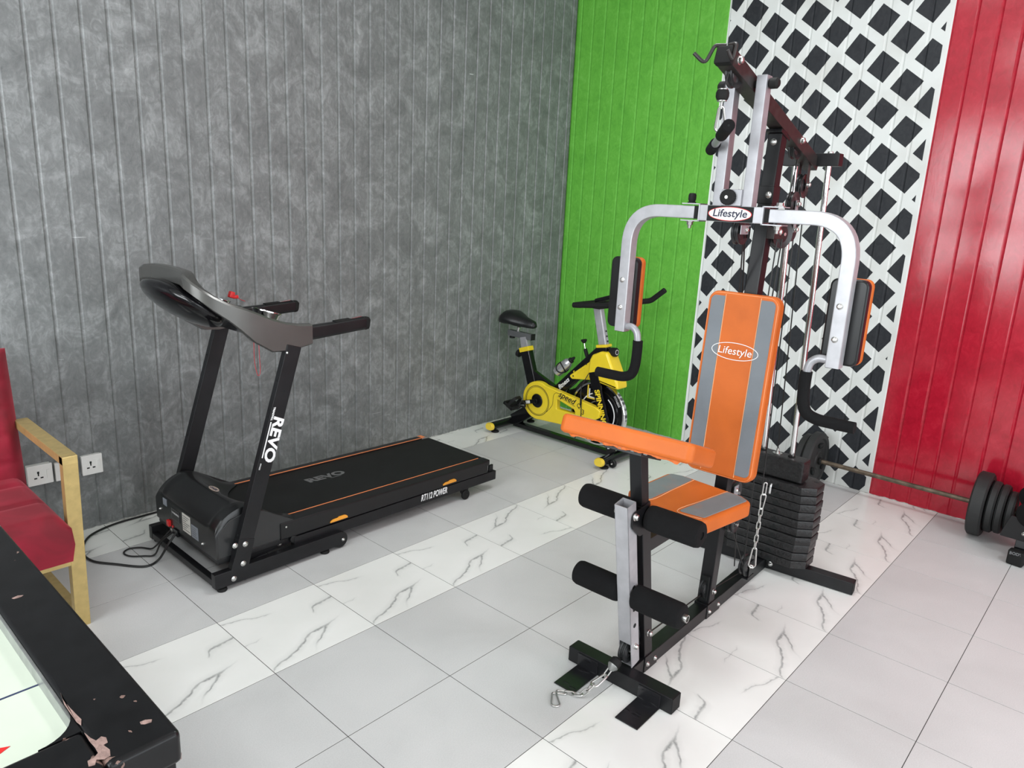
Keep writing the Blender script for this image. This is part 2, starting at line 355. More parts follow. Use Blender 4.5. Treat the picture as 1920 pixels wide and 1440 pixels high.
def thing(name, label, cat, loc=(0, 0, 0), rotz=0.0, group=None, world_coords=True):
    o = bpy.data.objects.new(name, None); COL.objects.link(o); o.location = loc; o.rotation_euler = (0, 0, rotz); o.empty_display_size = .1
    o['label'] = label; o['category'] = cat
    if group: o['group'] = group
    mx = Matrix.Translation(Vector(loc)) @ Matrix.Rotation(rotz, 4, 'Z')
    ORG[o] = mx.inverted() if world_coords else Matrix.Identity(4)
    return o
def fillet(pts, r, n=6):
    pts = [Vector(p) for p in pts]; out = [pts[0]]
    for i in range(1, len(pts) - 1):
        a, p, b = pts[i - 1], pts[i], pts[i + 1]; d0 = (a - p); d1 = (b - p); rr = r[i - 1] if isinstance(r, (list, tuple)) else r
        ang = d0.angle(d1); k = min(rr / math.tan(ang / 2), d0.length * .49, d1.length * .49)
        s0 = p + d0.normalized() * k; s1 = p + d1.normalized() * k
        for j in range(n + 1):
            t = j / n; out.append(s0 * (1 - t) ** 2 + p * 2 * t * (1 - t) + s1 * t * t)
    out.append(pts[-1]); return out
def smooth_path(pts, n=8):
    pts = [Vector(p) for p in pts]; out = []
    for i in range(len(pts) - 1):
        p0 = pts[max(i - 1, 0)]; p1 = pts[i]; p2 = pts[i + 1]; p3 = pts[min(i + 2, len(pts) - 1)]
        for j in range(n):
            t = j / n; out.append(.5 * ((2 * p1) + (p2 - p0) * t + (2 * p0 - 5 * p1 + 4 * p2 - p3) * t * t + (3 * p1 - p0 - 3 * p2 + p3) * t ** 3))
    out.append(pts[-1]); return out
def rrect(w, h, r, n=4):
    out = []
    for cx, cy, a0 in ((w / 2 - r, h / 2 - r, 0), (-w / 2 + r, h / 2 - r, 90), (-w / 2 + r, -h / 2 + r, 180), (w / 2 - r, -h / 2 + r, 270)):
        for i in range(n + 1):
            a = R(a0 + 90 * i / n); out.append((cx + r * math.cos(a), cy + r * math.sin(a)))
    return out
def round_poly(poly, rs, n=5):
    """round the corners of a 2D polygon"""
    out = []; N = len(poly)
    for i in range(N):
        a, p, b = Vector(poly[i - 1]), Vector(poly[i]), Vector(poly[(i + 1) % N]); r = rs[i] if isinstance(rs, (list, tuple)) else rs
        if r <= 0: out.append(tuple(p)); continue
        d0 = a - p; d1 = b - p; ang = d0.angle(d1); k = min(r / math.tan(ang / 2), d0.length * .49, d1.length * .49)
        s0 = p + d0.normalized() * k; s1 = p + d1.normalized() * k
        for j in range(n + 1):
            t = j / n; q = s0 * (1 - t) ** 2 + p * 2 * t * (1 - t) + s1 * t * t; out.append((q.x, q.y))
    return out
def frame_mx(o, right, up):
    r = Vector(right).normalized(); u = Vector(up); u = (u - r * u.dot(r)).normalized(); n = r.cross(u)
    mx = Matrix((r, u, n)).transposed().to_4x4(); mx.translation = Vector(o); return mx
def curve_mesh(cu):
    o = bpy.data.objects.new('tmp_curve', cu); COL.objects.link(o); dg = bpy.context.evaluated_depsgraph_get(); dg.update()
    me = bpy.data.meshes.new_from_object(o.evaluated_get(dg)); bpy.data.objects.remove(o, do_unlink=True); bpy.data.curves.remove(cu); return me
def text(name, body, size, mx, material, parent, bold=0.0, shear=0.0, width=1.0, extrude=0.0006, spacing=1.0, label=None):
    cu = bpy.data.curves.new(name, 'FONT'); cu.body = body; cu.size = size; cu.align_x = 'CENTER'; cu.align_y = 'CENTER'
    cu.offset = bold; cu.shear = shear; cu.extrude = extrude; cu.resolution_u = 3; cu.space_character = spacing
    me = curve_mesh(cu); me.name = name
    me.transform(Matrix.Diagonal((width, 1, 1, 1))); me.transform(mx)
    if parent in ORG: me.transform(ORG[parent])
    return link(name, me, material, parent, label)
def holed(name, outer, holes, depth, mx, material, parent, bev=0.0, label=None):
    cu = bpy.data.curves.new(name, 'CURVE'); cu.dimensions = '2D'; cu.fill_mode = 'BOTH'; cu.extrude = depth / 2; cu.bevel_depth = bev; cu.bevel_resolution = 2
    for poly in [outer] + holes:
        sp = cu.splines.new('POLY'); sp.points.add(len(poly) - 1); sp.use_cyclic_u = True
        for p, (x, y) in zip(sp.points, poly): p.co = (x, y, 0, 1)
    me = curve_mesh(cu); me.name = name; me.transform(mx)
    if parent in ORG: me.transform(ORG[parent])
    return link(name, me, material, parent, label)
def circle(r, n=32, c=(0, 0)): return [(c[0] + r * math.cos(2 * math.pi * i / n), c[1] + r * math.sin(2 * math.pi * i / n)) for i in range(n)]
def ellipse(a, b, n=40, c=(0, 0)): return [(c[0] + a * math.cos(2 * math.pi * i / n), c[1] + b * math.sin(2 * math.pi * i / n)) for i in range(n)]
def bolt(parent, p, axis, r=0.008, h=0.006, material='zinc'):
    a = Vector(axis).normalized(); q = Vector(p)
    return MB().lathe(q - a * .002, a, [(0, 0), (r * 1.25, 0), (r * 1.25, .003), (r, .004), (r * .95, h), (r * .6, h + .003), (0, h + .0036)], 12).build('bolt', material, parent)
def pulley(parent, c, axis, r=0.045, w=0.022, material='pulley', bolts=True):
    a = Vector(axis).normalized(); c = Vector(c)
    o = MB().lathe(c - a * w / 2, a, [(r * .25, 0), (r * .55, .002), (r * .62, .004), (r * .86, .002), (r, 0), (r, w * .22), (r * .86, w * .42), (r * .86, w * .58), (r, w * .78), (r, w), (r * .86, w - .002), (r * .62, w - .004), (r * .55, w - .002), (r * .25, w)], 28).build('pulley', material, parent)
    if bolts:
        MB().cyl(c - a * (w / 2 + .010), c + a * (w / 2 + .010), .006, 10).build('axle_bolt', 'zinc', o)
    return o

# ================================================================== SETTING
def struct(o): o['kind'] = 'structure'; return o
floor = struct(MB().span((-7.3, -7.3, -0.12), (0.15, 0.15, -0.0009)).build('floor', 'grout'))
TG = 0.0012
def tile_mesh(w, d, name):
    t = MB(); t.span((-w / 2, -d / 2, -0.0030), (w / 2, d / 2, 0.0)); 
    es = [e for e in t.bm.edges if all(v.co.z > -0.001 for v in e.verts)]
    bmesh.ops.bevel(t.bm, geom=es, offset=0.0003, segments=1, profile=.5, affect='EDGES')
    me = bpy.data.meshes.new(name); t.bm.to_mesh(me); t.bm.free(); return me
TM = {}
X0, Y0 = -9.10654 * 0.4, -1.09306
def tile(x0, x1, y0, y1, marble, flip):
    w, d = round(x1 - x0 - 2 * TG, 5), round(y1 - y0 - 2 * TG, 5); key = (w, d, marble)
    if key not in TM:
        me = tile_mesh(w, d, 'marble_tile' if marble else 'grey_tile'); me.materials.append(M['marble' if marble else 'tile']); TM[key] = me
    o = bpy.data.objects.new('marble_tile' if marble else 'floor_tile', TM[key]); COL.objects.link(o); o.parent = floor
    o.location = ((x0 + x1) / 2, (y0 + y1) / 2, 0); 
    if flip: o.rotation_euler = (0, 0, math.pi)
for c in range(-3, 10):
    for r in range(-12, 3):
        x0 = X0 + c * .4; x1 = min(x0 + .4, 0.0); y0 = Y0 + r * .4; y1 = min(y0 + .4, 0.0)
        if x1 - x0 < .01 or y1 - y0 < .01: continue
        marble = (r + 1) % 3 == 0
        flip = (r == -1 and c >= 4) or (r == -4 and c == 3) or (r == 2 and c % 3 == 1)
        tile(x0, x1, y0, y1, marble, flip)

H = 3.3
wall_back = struct(MB().span((-7.3, 0.008, -0.1), (0.15, 0.15, H)).build('wall_back', 'grey_wall'))
wall_right = struct(MB().span((0.008, -7.3, -0.1), (0.15, 0.008, H)).build('wall_right', 'right_wall'))
def plank_mesh(w, h, mt):
    """upright wall strip, its face at local y = 0 looking to -y, edges chamfered into the groove"""
    b = .0085; d = .0042
    prof = [(-w / 2, .008), (-w / 2, d), (-w / 2 + b * .45, d * .8), (-w / 2 + b, 0), (w / 2 - b, 0), (w / 2 - b * .45, d * .8), (w / 2, d), (w / 2, .008)]
    bm = bmesh.new(); lo = [bm.verts.new((x, y, 0.0)) for x, y in prof]; hi = [bm.verts.new((x, y, h)) for x, y in prof]
    for i in range(len(prof) - 1): bm.faces.new((lo[i], lo[i + 1], hi[i + 1], hi[i]))
    bm.faces.new(lo); bm.faces.new(list(reversed(hi)))
    bmesh.ops.recalc_face_normals(bm, faces=bm.faces)
    me = bpy.data.meshes.new('plank'); bm.to_mesh(me); bm.free(); me.materials.append(mt); return me
pm = plank_mesh(.1, H - .002, M['grey_wall'])
for k in range(46):
    o = bpy.data.objects.new('plank', pm); COL.objects.link(o); o.parent = wall_back; o.location = (-0.10 - .1 * k, 0, .002)
e = bpy.data.objects.new('plank', plank_mesh(.05, H - .002, M['grey_wall'])); COL.objects.link(e); e.parent = wall_back; e.location = (-.025, 0, .002)
pm2 = plank_mesh(.1, H - .002, M['right_wall'])
for k in range(40):
    o = bpy.data.objects.new('plank', pm2); COL.objects.link(o); o.parent = wall_right; o.location = (0, -0.091 - .1 * k, .002); o.rotation_euler = (0, 0, R(-90))
e = bpy.data.objects.new('plank', plank_mesh(.041, H - .002, M['right_wall'])); COL.objects.link(e); e.parent = wall_right; e.location = (0, -.0205, .002); e.rotation_euler = (0, 0, R(-90))
# ragged filler along the foot of the walls
def filler(name, p0, p1, side):
    mb = MB(); n = 160; p0, p1 = Vector(p0), Vector(p1); vs = []; fs = []
    for i in range(n + 1):
        t = i / n; q = p0.lerp(p1, t); w = .002 + .004 * random.random(); h = .001 + .006 * random.random() ** 3
        s_ = Vector(side)
        vs += [q + s_ * w, q + s_ * .0005 + Vector((0, 0, h)), q - s_ * .004 + Vector((0, 0, h)), q - s_ * .004]
        if i:
            b0 = 4 * (i - 1); b1 = 4 * i
            for j in range(3): fs.append((b0 + j, b0 + j + 1, b1 + j + 1, b1 + j))
    mb.faces(vs, fs); return struct(mb.build(name, 'filler'))
filler('trim_1', (-4.4, 0, 0), (0, 0, 0), (0, -1, 0)); filler('trim_2', (0, 0, 0), (0, -4, 0), (-1, 0, 0))
# unseen part of the room: side wall with a window band, glazed shop front, ceiling
wl = MB(); wl.span((-7.3, -7.3, 0), (-7.1, 0.008, 0.70)); wl.span((-7.3, -7.3, 2.8), (-7.1, 0.008, H)); wl.span((-7.3, -0.6, 0.70), (-7.1, 0.008, 2.8)); wl.span((-7.3, -7.3, 0.70), (-7.1, -3.4, 2.8))
struct(wl.build('wall_left', 'plaster'))
wf = MB(); wf.span((-7.1, -7.3, 2.9), (0.008, -7.1, H)); wf.span((-7.1, -7.3, 0), (-6.5, -7.1, 2.9)); wf.span((-0.1, -7.3, 0), (0.008, -7.1, 2.9)); wf.span((-6.5, -7.3, 0), (-0.1, -7.1, 0.3))
struct(wf.build('wall_front', 'plaster'))
struct(MB().span((-7.3, -7.3, H), (0.15, 0.15, H + .1)).build('ceiling', 'plaster'))
w1 = MB()
for k in range(3): w1.span((-7.22, -3.4 + 1.4 * k - .03, .7), (-7.16, -3.4 + 1.4 * k + .03, 2.8))
w1.span((-7.22, -3.4, .70), (-7.16, -.6, .76)); w1.span((-7.22, -3.4, 2.74), (-7.16, -.6, 2.8))
struct(w1.build('window_1', 'black'))
w2 = MB()
for k in range(6): w2.span((-6.5 + 1.28 * k - .03, -7.22, .3), (-6.5 + 1.28 * k + .03, -7.16, 2.9))
w2.span((-6.5, -7.22, .3), (-.1, -7.16, .36)); w2.span((-6.5, -7.22, 2.84), (-.1, -7.16, 2.9))
struct(w2.build('window_2', 'black'))

# ================================================================== TREADMILL
CY = -0.605
def build_treadmill():
    t = thing('treadmill', 'black folding treadmill with gunmetal console and orange belt lines by the grey wall', 'treadmill', (-2.4, CY, 0))
    S = (-1, 1)
    # floor frame: side rails with feet, front cross tube
    for s in S:
        y = CY + s * .291
        rail = MB().span((-3.158, y - .016, .018), (-2.585, y + .016, .080), .003).build('base_rail', 'black', t)
        MB().cyl((-2.585, y - .013, .040), (-2.585, y + .013, .040), .036, 24, .003).build('transport_wheel', 'blacksatin', rail)
        bolt(rail, (-2.575, y + s * .0145, .040), (0, s, 0), .006)
        for x in (-3.125, -2.66):
            MB().lathe((x, y, 0), (0, 0, 1), [(0, 0), (.018, 0), (.020, .004), (.018, .012), (.010, .014), (.010, .020), (0, .020)], 16).build('foot', 'rubber', rail)
        # upright
        up = MB(); a = Vector((-3.063, y, .06)); b = Vector((-2.790, y, .935))
        up.bar(a, b, .030, .064, up=(1, 0, .0), bev=.003); up = up.build('upright', 'black', t)
        MB().bar(a + Vector((-.004, 0, -.035)), a + (b - a) * .15, .034, .068, up=(1, 0, 0), bev=.003).build('upright_socket', 'black', up)
        for (x, z) in ((-3.083, .041), (-3.042, .092), (-3.030, .171), (-3.072, .178)):
            bolt(up, (x, y + s * .0165, z), (0, s, 0), .009)
        d = (b - a).normalized()
        for f in (.12, .40, .64, .80):
            c = a + (b - a) * f + Vector((.004, 0, 0)); MB().cyl(c + Vector((0, s * .0146, 0)), c + Vector((0, s * .0153, 0)), .0045, 10).build('screw_hole', 'dark', up)
            c2 = a + (b - a) * (f + .04) - Vector((.0312, 0, -.0095)); MB().cyl(c2, c2 + Vector((-.0008, 0, .0003)), .0040, 10).build('screw_hole', 'dark', up)
        if s < 0:
            dirdown = -d
            n = Vector((0, -1, 0)); upv = Vector((d.z, 0, -d.x))
            c = a + d * .540 + Vector((.008, -.0156, 0))
            text('brand_lettering', 'REVO', .062, frame_mx(c, dirdown, upv), 'white', up, bold=.0022, width=1.18, shear=.12)
            c3 = a + d * .565 + Vector((-.0205, -.0157, .004))
            MB().bar(c3 - d * .10, c3 + d * .045, .0007, .005, up=upv, bev=0).build('white_underline', 'white', up)
            text('small_lettering', 'TREADMILL', .0105, frame_mx(c3 + d * .078, dirdown, upv), 'white', up, bold=.0004)
            text('small_lettering', 'FITNESS', .0075, frame_mx(c3 - d * .135, dirdown, upv), 'white', up)
    MB().span((-3.157, CY - .276, .022), (-3.130, CY + .276, .050), .003).build('cross_tube', 'black', t)
    MB().span((-2.72, CY - .276, .024), (-2.69, CY + .276, .054), .003).build('cross_tube', 'black', t)
    for s in S:
        y = CY + s * .255
        lk = MB().bar((-3.00, y, .085), (-2.70, y, .115), .018, .032).build('lift_link', 'black', t)
        bolt(lk, (-2.86, y + s * .0095, .100), (0, s, 0), .009); MB().cyl((-2.80, y + s * .006, .105), (-2.80, y + s * .024, .105), .017, 16, .002).build('roller', 'blacksatin', lk)
    # deck
    def zt(x): return .187 + (x + 2.80) * (-.018 / 1.2)       # belt surface height
    for s in S:
        y0 = CY + s * .225; y1 = CY + s * .280
        sk = MB().faces([(-2.86, y0, zt(-2.86) + .010), (-2.86, y1, zt(-2.86) + .006), (-2.86, y1, .118), (-2.86, y0, .118), (-1.640, y0, zt(-1.64) + .010), (-1.640, y1, zt(-1.64) + .006), (-1.640, y1, .108), (-1.640, y0, .108)],
                        [(0, 1, 2, 3), (4, 5, 6, 7), (0, 1, 5, 4), (1, 2, 6, 5), (2, 3, 7, 6), (3, 0, 4, 7)])
        bmesh.ops.bevel(sk.bm, geom=[e for e in sk.bm.edges if abs(e.verts[0].co.x - e.verts[1].co.x) > .5], offset=.007, segments=3, profile=.5, affect='EDGES')
        sk = sk.build('side_rail', 'blacksatin', t)
        ln = MB().bar((-2.84 if s < 0 else -2.80, CY + s * .2245, zt(-2.82) + .0115), (-1.66, CY + s * .2245, zt(-1.66) + .0115), .0065 if s > 0 else .0045, .0022, bev=.0005).build('orange_line', 'orangeline', sk)
        fr = MB().bar((-2.80, CY + s * .266, .090), (-1.575, CY + s * .266, .083), .030, .050, bev=.003).build('deck_frame', 'black', t)
        for x in (-2.58, -1.918):
            z = .137 if x < -2 else .135
            MB().prism([(-.045, -.008), (-.042, -.001), (-.030, .004), (-.006, .005), (0, .009), (.030, .009), (.040, .004), (.045, -.001), (.045, -.008)], .006, frame_mx((x, CY + s * .2800 if s < 0 else CY + s * .274, z - .003), (1, 0, 0), (0, 0, 1)) @ Matrix.Translation((0, 0, -.001 if s < 0 else 0)), .001).build('orange_step_pad', 'orangetab', sk)
        wb = MB().prism([(-.028, .055), (.030, .055), (.026, .030), (.016, .0), (-.002, -.004), (-.020, .020)], .014, frame_mx((-1.800, CY + s * .266 + .007, .020), (1, 0, 0), (0, 0, 1)), .001).build('wheel_bracket', 'black', fr)
        MB().cyl((-1.795, CY + s * .266 - .015, .026), (-1.795, CY + s * .266 - .001, .026), .026, 24, .003).build('transport_wheel', 'rubber', wb)
        bolt(wb, (-1.790, CY + s * .266 + s * .0075, .026), (0, s, 0), .006)
        ec = MB().span((-1.668, CY + s * .250 - .028, zt(-1.65) - .022), (-1.622, CY + s * .250 + .028, zt(-1.65) + .010), .006).build('end_cap', 'alu' if s > 0 else 'blacksatin', t)
        if s > 0: MB().span((-1.664, CY + s * .250 - .020, zt(-1.65) + .0100), (-1.640, CY + s * .250 + .020, zt(-1.65) + .0112)).build('orange_sticker', 'orangeline', ec)
        lug = MB().span((-1.615, CY + s * .262 - .006, .098), (-1.585, CY + s * .262 + .006, .142), .003).build('hook_lug', 'black', fr)
    belt = MB(); pts = []
    for i in range(13): x = -2.95 + (1.325) * i / 12; pts.append((x, zt(x) + .0045))
    cx, cz = -1.625, zt(-1.625) - .0205
    for i in range(1, 13): a = math.pi / 2 - math.pi * i / 12; pts.append((cx + .025 * math.cos(a), cz + .025 * math.sin(a)))
    pts.append((-2.9, zt(-2.9) - .048))
    vs = []; fs = []
    for (x, z) in pts: vs += [(x, CY - .2195, z), (x, CY + .2195, z)]
    for i in range(len(pts) - 1): fs.append((2 * i, 2 * i + 1, 2 * i + 3, 2 * i + 2))
    fs += [tuple(range(0, 2 * len(pts), 2)), tuple(range(1, 2 * len(pts), 2))]
    bl = belt.faces(vs, fs).build('belt', 'belt', t)
    tilt = frame_mx((-2.415, CY + .062, zt(-2.415) + .0049), (1, 0, -.015), (0, 1, 0))
    text('belt_lettering', 'REVO', .066, tilt, 'greyprint', bl, bold=.003, width=1.25, shear=-.1, extrude=.0002)
    MB().span((-2.41, CY + .030, zt(-2.37) + .0047), (-2.35, CY + .0335, zt(-2.37) + .0052)).build('belt_dash', 'greyprint', bl)
    text('model_lettering', 'RT112 POWER', .046, frame_mx((-2.020, CY - .2815, .092), (1, 0, -.007), (0, 0, 1)), 'white', t, bold=.0008, width=.58, shear=.22)
    # motor hood: height field that falls to the front, sides and rear
    NU, NV = 34, 40; vs = []; fs = []
    for j in range(NV + 1):
        v = -1 + 2 * j / NV; y = CY + v * .274
        arc = max(0.0, 1 - abs(v)) ; wing = min(1, abs(v) / .78) ** 3
        xr = -2.905 + .115 * wing
        side = (1 - max(0, (abs(v) - .90) / .10) ** 3.0)
        for i in range(NU + 1):
            u = i / NU; x = -3.132 + (xr + 3.132) * u
            d = x + 3.132
            z = .232 + .072 * (1 - math.exp(-d / .045)) + .016 * math.sin(min(1, d / .2) * math.pi / 2)
            q = max(0, (d - .10) / (xr + 3.132 - .10)); endz = zt(x) + .012
            z = z + (endz - z) * (q * q * (3 - 2 * q))
            rib = .008 * math.exp(-((abs(v) - .80) / .05) ** 2) * math.exp(-(d / .16) ** 2)
            z = z * 1 + rib
            z = endz * 0 + (.165 + (z - .165) * (.72 + .28 * max(0, side) ** .6))
            vs.append((x, y, z))
    W_ = NU + 1
    for j in range(NV):
        for i in range(NU): fs.append((j * W_ + i, j * W_ + i + 1, (j + 1) * W_ + i + 1, (j + 1) * W_ + i))
    base = len(vs)
    ring = [i for i in range(W_)] + [j * W_ + NU for j in range(1, NV + 1)] + [NV * W_ + i for i in range(NU - 1, -1, -1)] + [j * W_ for j in range(NV - 1, 0, -1)]
    for r_ in ring: x, y, z = vs[r_]; vs.append((x, y, .122))
    n = len(ring)
    for i in range(n): fs.append((ring[i], ring[(i + 1) % n], base + (i + 1) % n, base + i))
    fs.append(tuple(base + i for i in range(n)))
    hood = MB().faces(vs, fs).build('motor_hood', 'hoodblack', t, angle=50)
    lower = MB().span((-3.126, CY - .272, .098), (-2.84, CY + .272, .1225), .004).build('motor_pan', 'black', t)
    hp = MB(); pv = []; pf = []
    for i in range(25):
        v = -.62 + 1.24 * i / 24
        for dx in (0, 1):
            x = -2.985 + .055 * dx + .060 * (abs(v) / .62) ** 2; x = min(x, -2.925 + .0 * dx)
            pv.append((x, CY + v * .20, .0))
    # grey crescent at the rear of the hood
    def hood_z(x, v):
        xr = -2.905 + .115 * min(1, abs(v) / .78) ** 3; d = x + 3.132
        z = .232 + .072 * (1 - math.exp(-d / .045)) + .016 * math.sin(min(1, d / .2) * math.pi / 2)
        q = max(0, (d - .10) / (xr + 3.132 - .10)); endz = zt(x) + .012
        z = z + (endz - z) * (q * q * (3 - 2 * q)); return .165 + (z - .165)
    pv = []; pf = []
    for i in range(25):
        v = -.55 + 1.10 * i / 24; w = 1 - (v / .55) ** 2
        for k in range(6):
            x = -2.912 - (.005 + .075 * w) * (1 - k / 5); pv.append((x, CY + v * .274, hood_z(x, v) + .0012))
    for i in range(24):
        for k in range(5): pf.append((6 * i + k, 6 * i + k + 1, 6 * i + k + 7, 6 * i + k + 6))
    MB().faces(pv, pf).build('grey_crescent', 'hoodgrey', hood)
    bz = hood_z(-3.02, 0) 
    bx = MB().prism(ellipse(.036, .014), .0018, frame_mx((-3.010, CY - .020, bz + .0004), (0, 1, 0), (-1, 0, .10))).build('badge', 'pinklabel', hood)
    text('badge_lettering', 'REVO', .017, frame_mx((-3.010, CY - .020, bz + .0026), (0, 1, 0), (-1, 0, .10)), 'navy', bx, bold=.0006, width=1.3, extrude=.0002)
    for s in S:
        MB().prism(round_poly([(-3.122, .125), (-3.122, .226), (-3.075, .272), (-3.00, .288), (-2.93, .272), (-2.83, .212), (-2.788, .188), (-2.788, .125)], [.002, .03, .04, .04, .04, .02, .01, .002]), .006, frame_mx((0, CY + s * .2715 + .003, 0), (1, 0, 0), (0, 0, 1)), .002, 2).build('side_fender', 'fender', hood)
    # front face details
    def plate(name, y0, y1, z0, z1, m_, d=.0012): return MB().span((-3.1325 - d, CY + y0, z0), (-3.131, CY + y1, z1)).build(name, m_, hood)
    p = plate('rating_label', .195, .160, .205, .235, 'greylabel')
    p = plate('warning_label', .115, .040, .168, .215, 'blacksatin', .0008)
    for (a, b, c, d) in ((.115, .040, .168, .1695), (.115, .040, .2135, .215), (.115, .1135, .168, .215), (.0415, .040, .168, .215)):
        MB().span((-3.1338, CY + a, c), (-3.1333, CY + b, d)).build('white_outline', 'greyprint', p)
    text('caution_lettering', '! WARNING !', .012, frame_mx((-3.1336, CY + .0775, .198), (0, -1, 0), (0, 0, 1)), 'white', p, extrude=.0001)
    p = plate('instruction_label', .012, -.058, .150, .228, 'label')
    for k in range(7): MB().span((-3.1341, CY + .006, .216 - .0095 * k), (-3.1336, CY - .052 + .014 * (k % 3), .219 - .0095 * k)).build('print_line', 'greyprint', p)
    p = plate('grey_sticker', -.068, -.125, .150, .205, 'greylabel')
    for k in range(5): MB().span((-3.1341, CY - .074, .195 - .009 * k), (-3.1336, CY - .118 + .010 * (k % 2), .197 - .009 * k)).build('print_line', 'hoodgrey', p)
    for (y, z) in ((.225, .175), (-.165, .155)): bolt(hood, (-3.133, CY + y, z), (-1, 0, 0), .005)
    MB().span((-3.142, CY + .132, .124), (-3.130, CY + .155, .150), .002).build('power_switch', 'red', lower)
    MB().cyl((-3.128, CY + .118, .112), (-3.138, CY + .118, .112), .010, 14).build('fuse_cap', 'zinc', lower)
    MB().cyl((-3.128, CY + .112, .130), (-3.136, CY + .112, .130), .005, 10).build('reset_button', 'red', lower)
    MB().span((-3.138, CY + .060, .100), (-3.126, CY + .100, .130), .002).build('cord_inlet', 'blackgloss', lower)
    for s in S: bolt(hood, (-2.835, CY + s * .274, .172), (0, s, 0), .006)
    # console: metallic band that runs from one handle round the front to the other
    st = [(-2.705, .300, 1.008, .930), (-2.76, .301, 1.012, .921), (-2.82, .302, 1.024, .914), (-2.88, .302, 1.045, .918), (-2.95, .302, 1.077, .962), (-3.00, .300, 1.097, 1.010), (-3.045, .292, 1.112, 1.050), (-3.09, .275, 1.138, 1.085), (-3.125, .252, 1.165, 1.118),
          (-3.148, .225, 1.188, 1.142), (-3.158, .195, 1.206, 1.157), (-3.155, .165, 1.216, 1.164), (-3.146, .130, 1.221, 1.167), (-3.140, .06, 1.223, 1.167), (-3.138, 0, 1.223, 1.167)]
    full = [(x, -h, a, b) for x, h, a, b in st] + [(x, h, a, b) for x, h, a, b in reversed(st[:-1])]
    vs = []; fs = []
    N = len(full)
    for i, (x, h, a, b) in enumerate(full):
        x0, h0 = full[max(i - 1, 0)][:2]; x1, h1 = full[min(i + 1, N - 1)][:2]
        tx, ty = x1 - x0, h1 - h0; L = math.hypot(tx, ty); nx, ny = -ty / L, tx / L     # towards the inside
        if nx * (-2.95 - x) + ny * (-h) < 0: nx, ny = -nx, -ny
        if i in (0, N - 1): nx, ny = 0, (1 if h < 0 else -1)
        th = .045
        y = CY + h
        vs += [(x + nx * .006, y + ny * .006, a + .004), (x, y, a - .003), (x, y, b + .006), (x + nx * .008, y + ny * .008, b), (x + nx * th, y + ny * th, b + .004), (x + nx * th, y + ny * th, a - .002), (x + nx * .025, y + ny * .025, a + .005)]
    for i in range(N - 1):
        for j in range(7): fs.append((7 * i + j, 7 * i + (j + 1) % 7, 7 * (i + 1) + (j + 1) % 7, 7 * (i + 1) + j))
    fs += [tuple(range(7)), tuple(range(7 * (N - 1), 7 * N))]
    con = MB().faces(vs, fs).build('console_frame', 'gunmetal', t, angle=40)
    # control panel (user side) and belly
    pv = []; half = len(st)
    rows = []
    for (x, h, a, b) in st[2:]:
        rows.append((x + .03 * (1 if h < .2 else .3), max(h - .02, .0), a - .012))
    rows = [(-2.79, .275, 1.002)] + [(-2.88, .275, 1.028), (-2.95, .275, 1.062), (-3.02, .268, 1.095), (-3.08, .225, 1.130), (-3.115, .17, 1.185), (-3.120, .11, 1.208)]
    vs = []; fs = []
    for (x, h, z) in rows: vs += [(x, CY - h, z), (x, CY + h, z), (x, CY + h, z - .03), (x, CY - h, z - .03)]
    for i in range(len(rows) - 1):
        for j in range(4): fs.append((4 * i + j, 4 * i + (j + 1) % 4, 4 * i + 4 + (j + 1) % 4, 4 * i + 4 + j))
    fs += [(0, 1, 2, 3), tuple(4 * (len(rows) - 1) + j for j in range(4))]
    panel = MB().faces(vs, fs).build('control_panel', 'blackgloss', t)
    rot = Matrix.Rotation(R(36), 3, 'Y')
    belly = MB(); belly.ball((-3.085, CY, 1.085), (.150, .215, .052), rot, 32, 18)
    belly.box((-2.985, CY, 1.045), (.20, .50, .045), rot, .016, 3)
    belly = belly.build('console_belly', 'blackgloss', t, angle=50)
    MB().span((-3.165, CY - .05, 1.128), (-3.135, CY + .05, 1.160), .006).build('cable_clamp', 'blackgloss', belly)
    for s in S:
        h = MB(); h.sweep([(-2.715, CY + s * .278, .975), (-2.60, CY + s * .278, .981), (-2.50, CY + s * .278, .988), (-2.435, CY + s * .278, .991)], rrect(.040, .055, .012), up=(0, 0, 1), scales=[1.06, 1, .98, .96])
        h = h.build('handle', 'blacksatin', t)
        MB().sweep([(-2.440, CY + s * .278, .9905), (-2.425, CY + s * .278, .991), (-2.418, CY + s * .278, .990)], rrect(.040, .055, .012), up=(0, 0, 1), scales=[1.0, .95, .7]).build('end_cap', 'rubber', h)
        MB().box((-2.52, CY + s * .278, 1.0135), (.14, .028, .008), Matrix.Rotation(R(-3), 3, 'Y'), .003).build('sensor_strip', 'rubber', h)
        MB().box((-2.487, CY + s * .278, 1.0195), (.055, .022, .005), Matrix.Rotation(R(-6), 3, 'Y'), .002).build('pulse_plate', 'chrome', h)
        dz = 1.058
        dish = MB().lathe((-2.855, CY + s * .205, dz - .022), (.30, 0, 1), [(.030, 0), (.050, .004), (.054, .022), (.057, .026), (.057, .030), (.053, .030), (.049, .024), (.040, .008), (.0, .006)], 28).build('cup_holder', 'chrome', t)
        bolt(t, (-2.823, CY + s * .302, .912), (-.3, s * .8, 0), .006)
    # safety key and its cord
    k = MB(); k.box((-2.885, CY, 1.105), (.020, .022, .026), Matrix.Rotation(R(20), 3, 'Y'), .004); k.box((-2.868, CY, 1.095), (.024, .012, .014), None, .004)
    k = k.build('safety_key', 'red', t)
    MB().tube(smooth_path([(-2.87, CY, 1.10), (-2.85, CY, 1.085), (-2.83, CY - .005, 1.075)]), .0015, 6).build('key_cord', 'redcord', k)
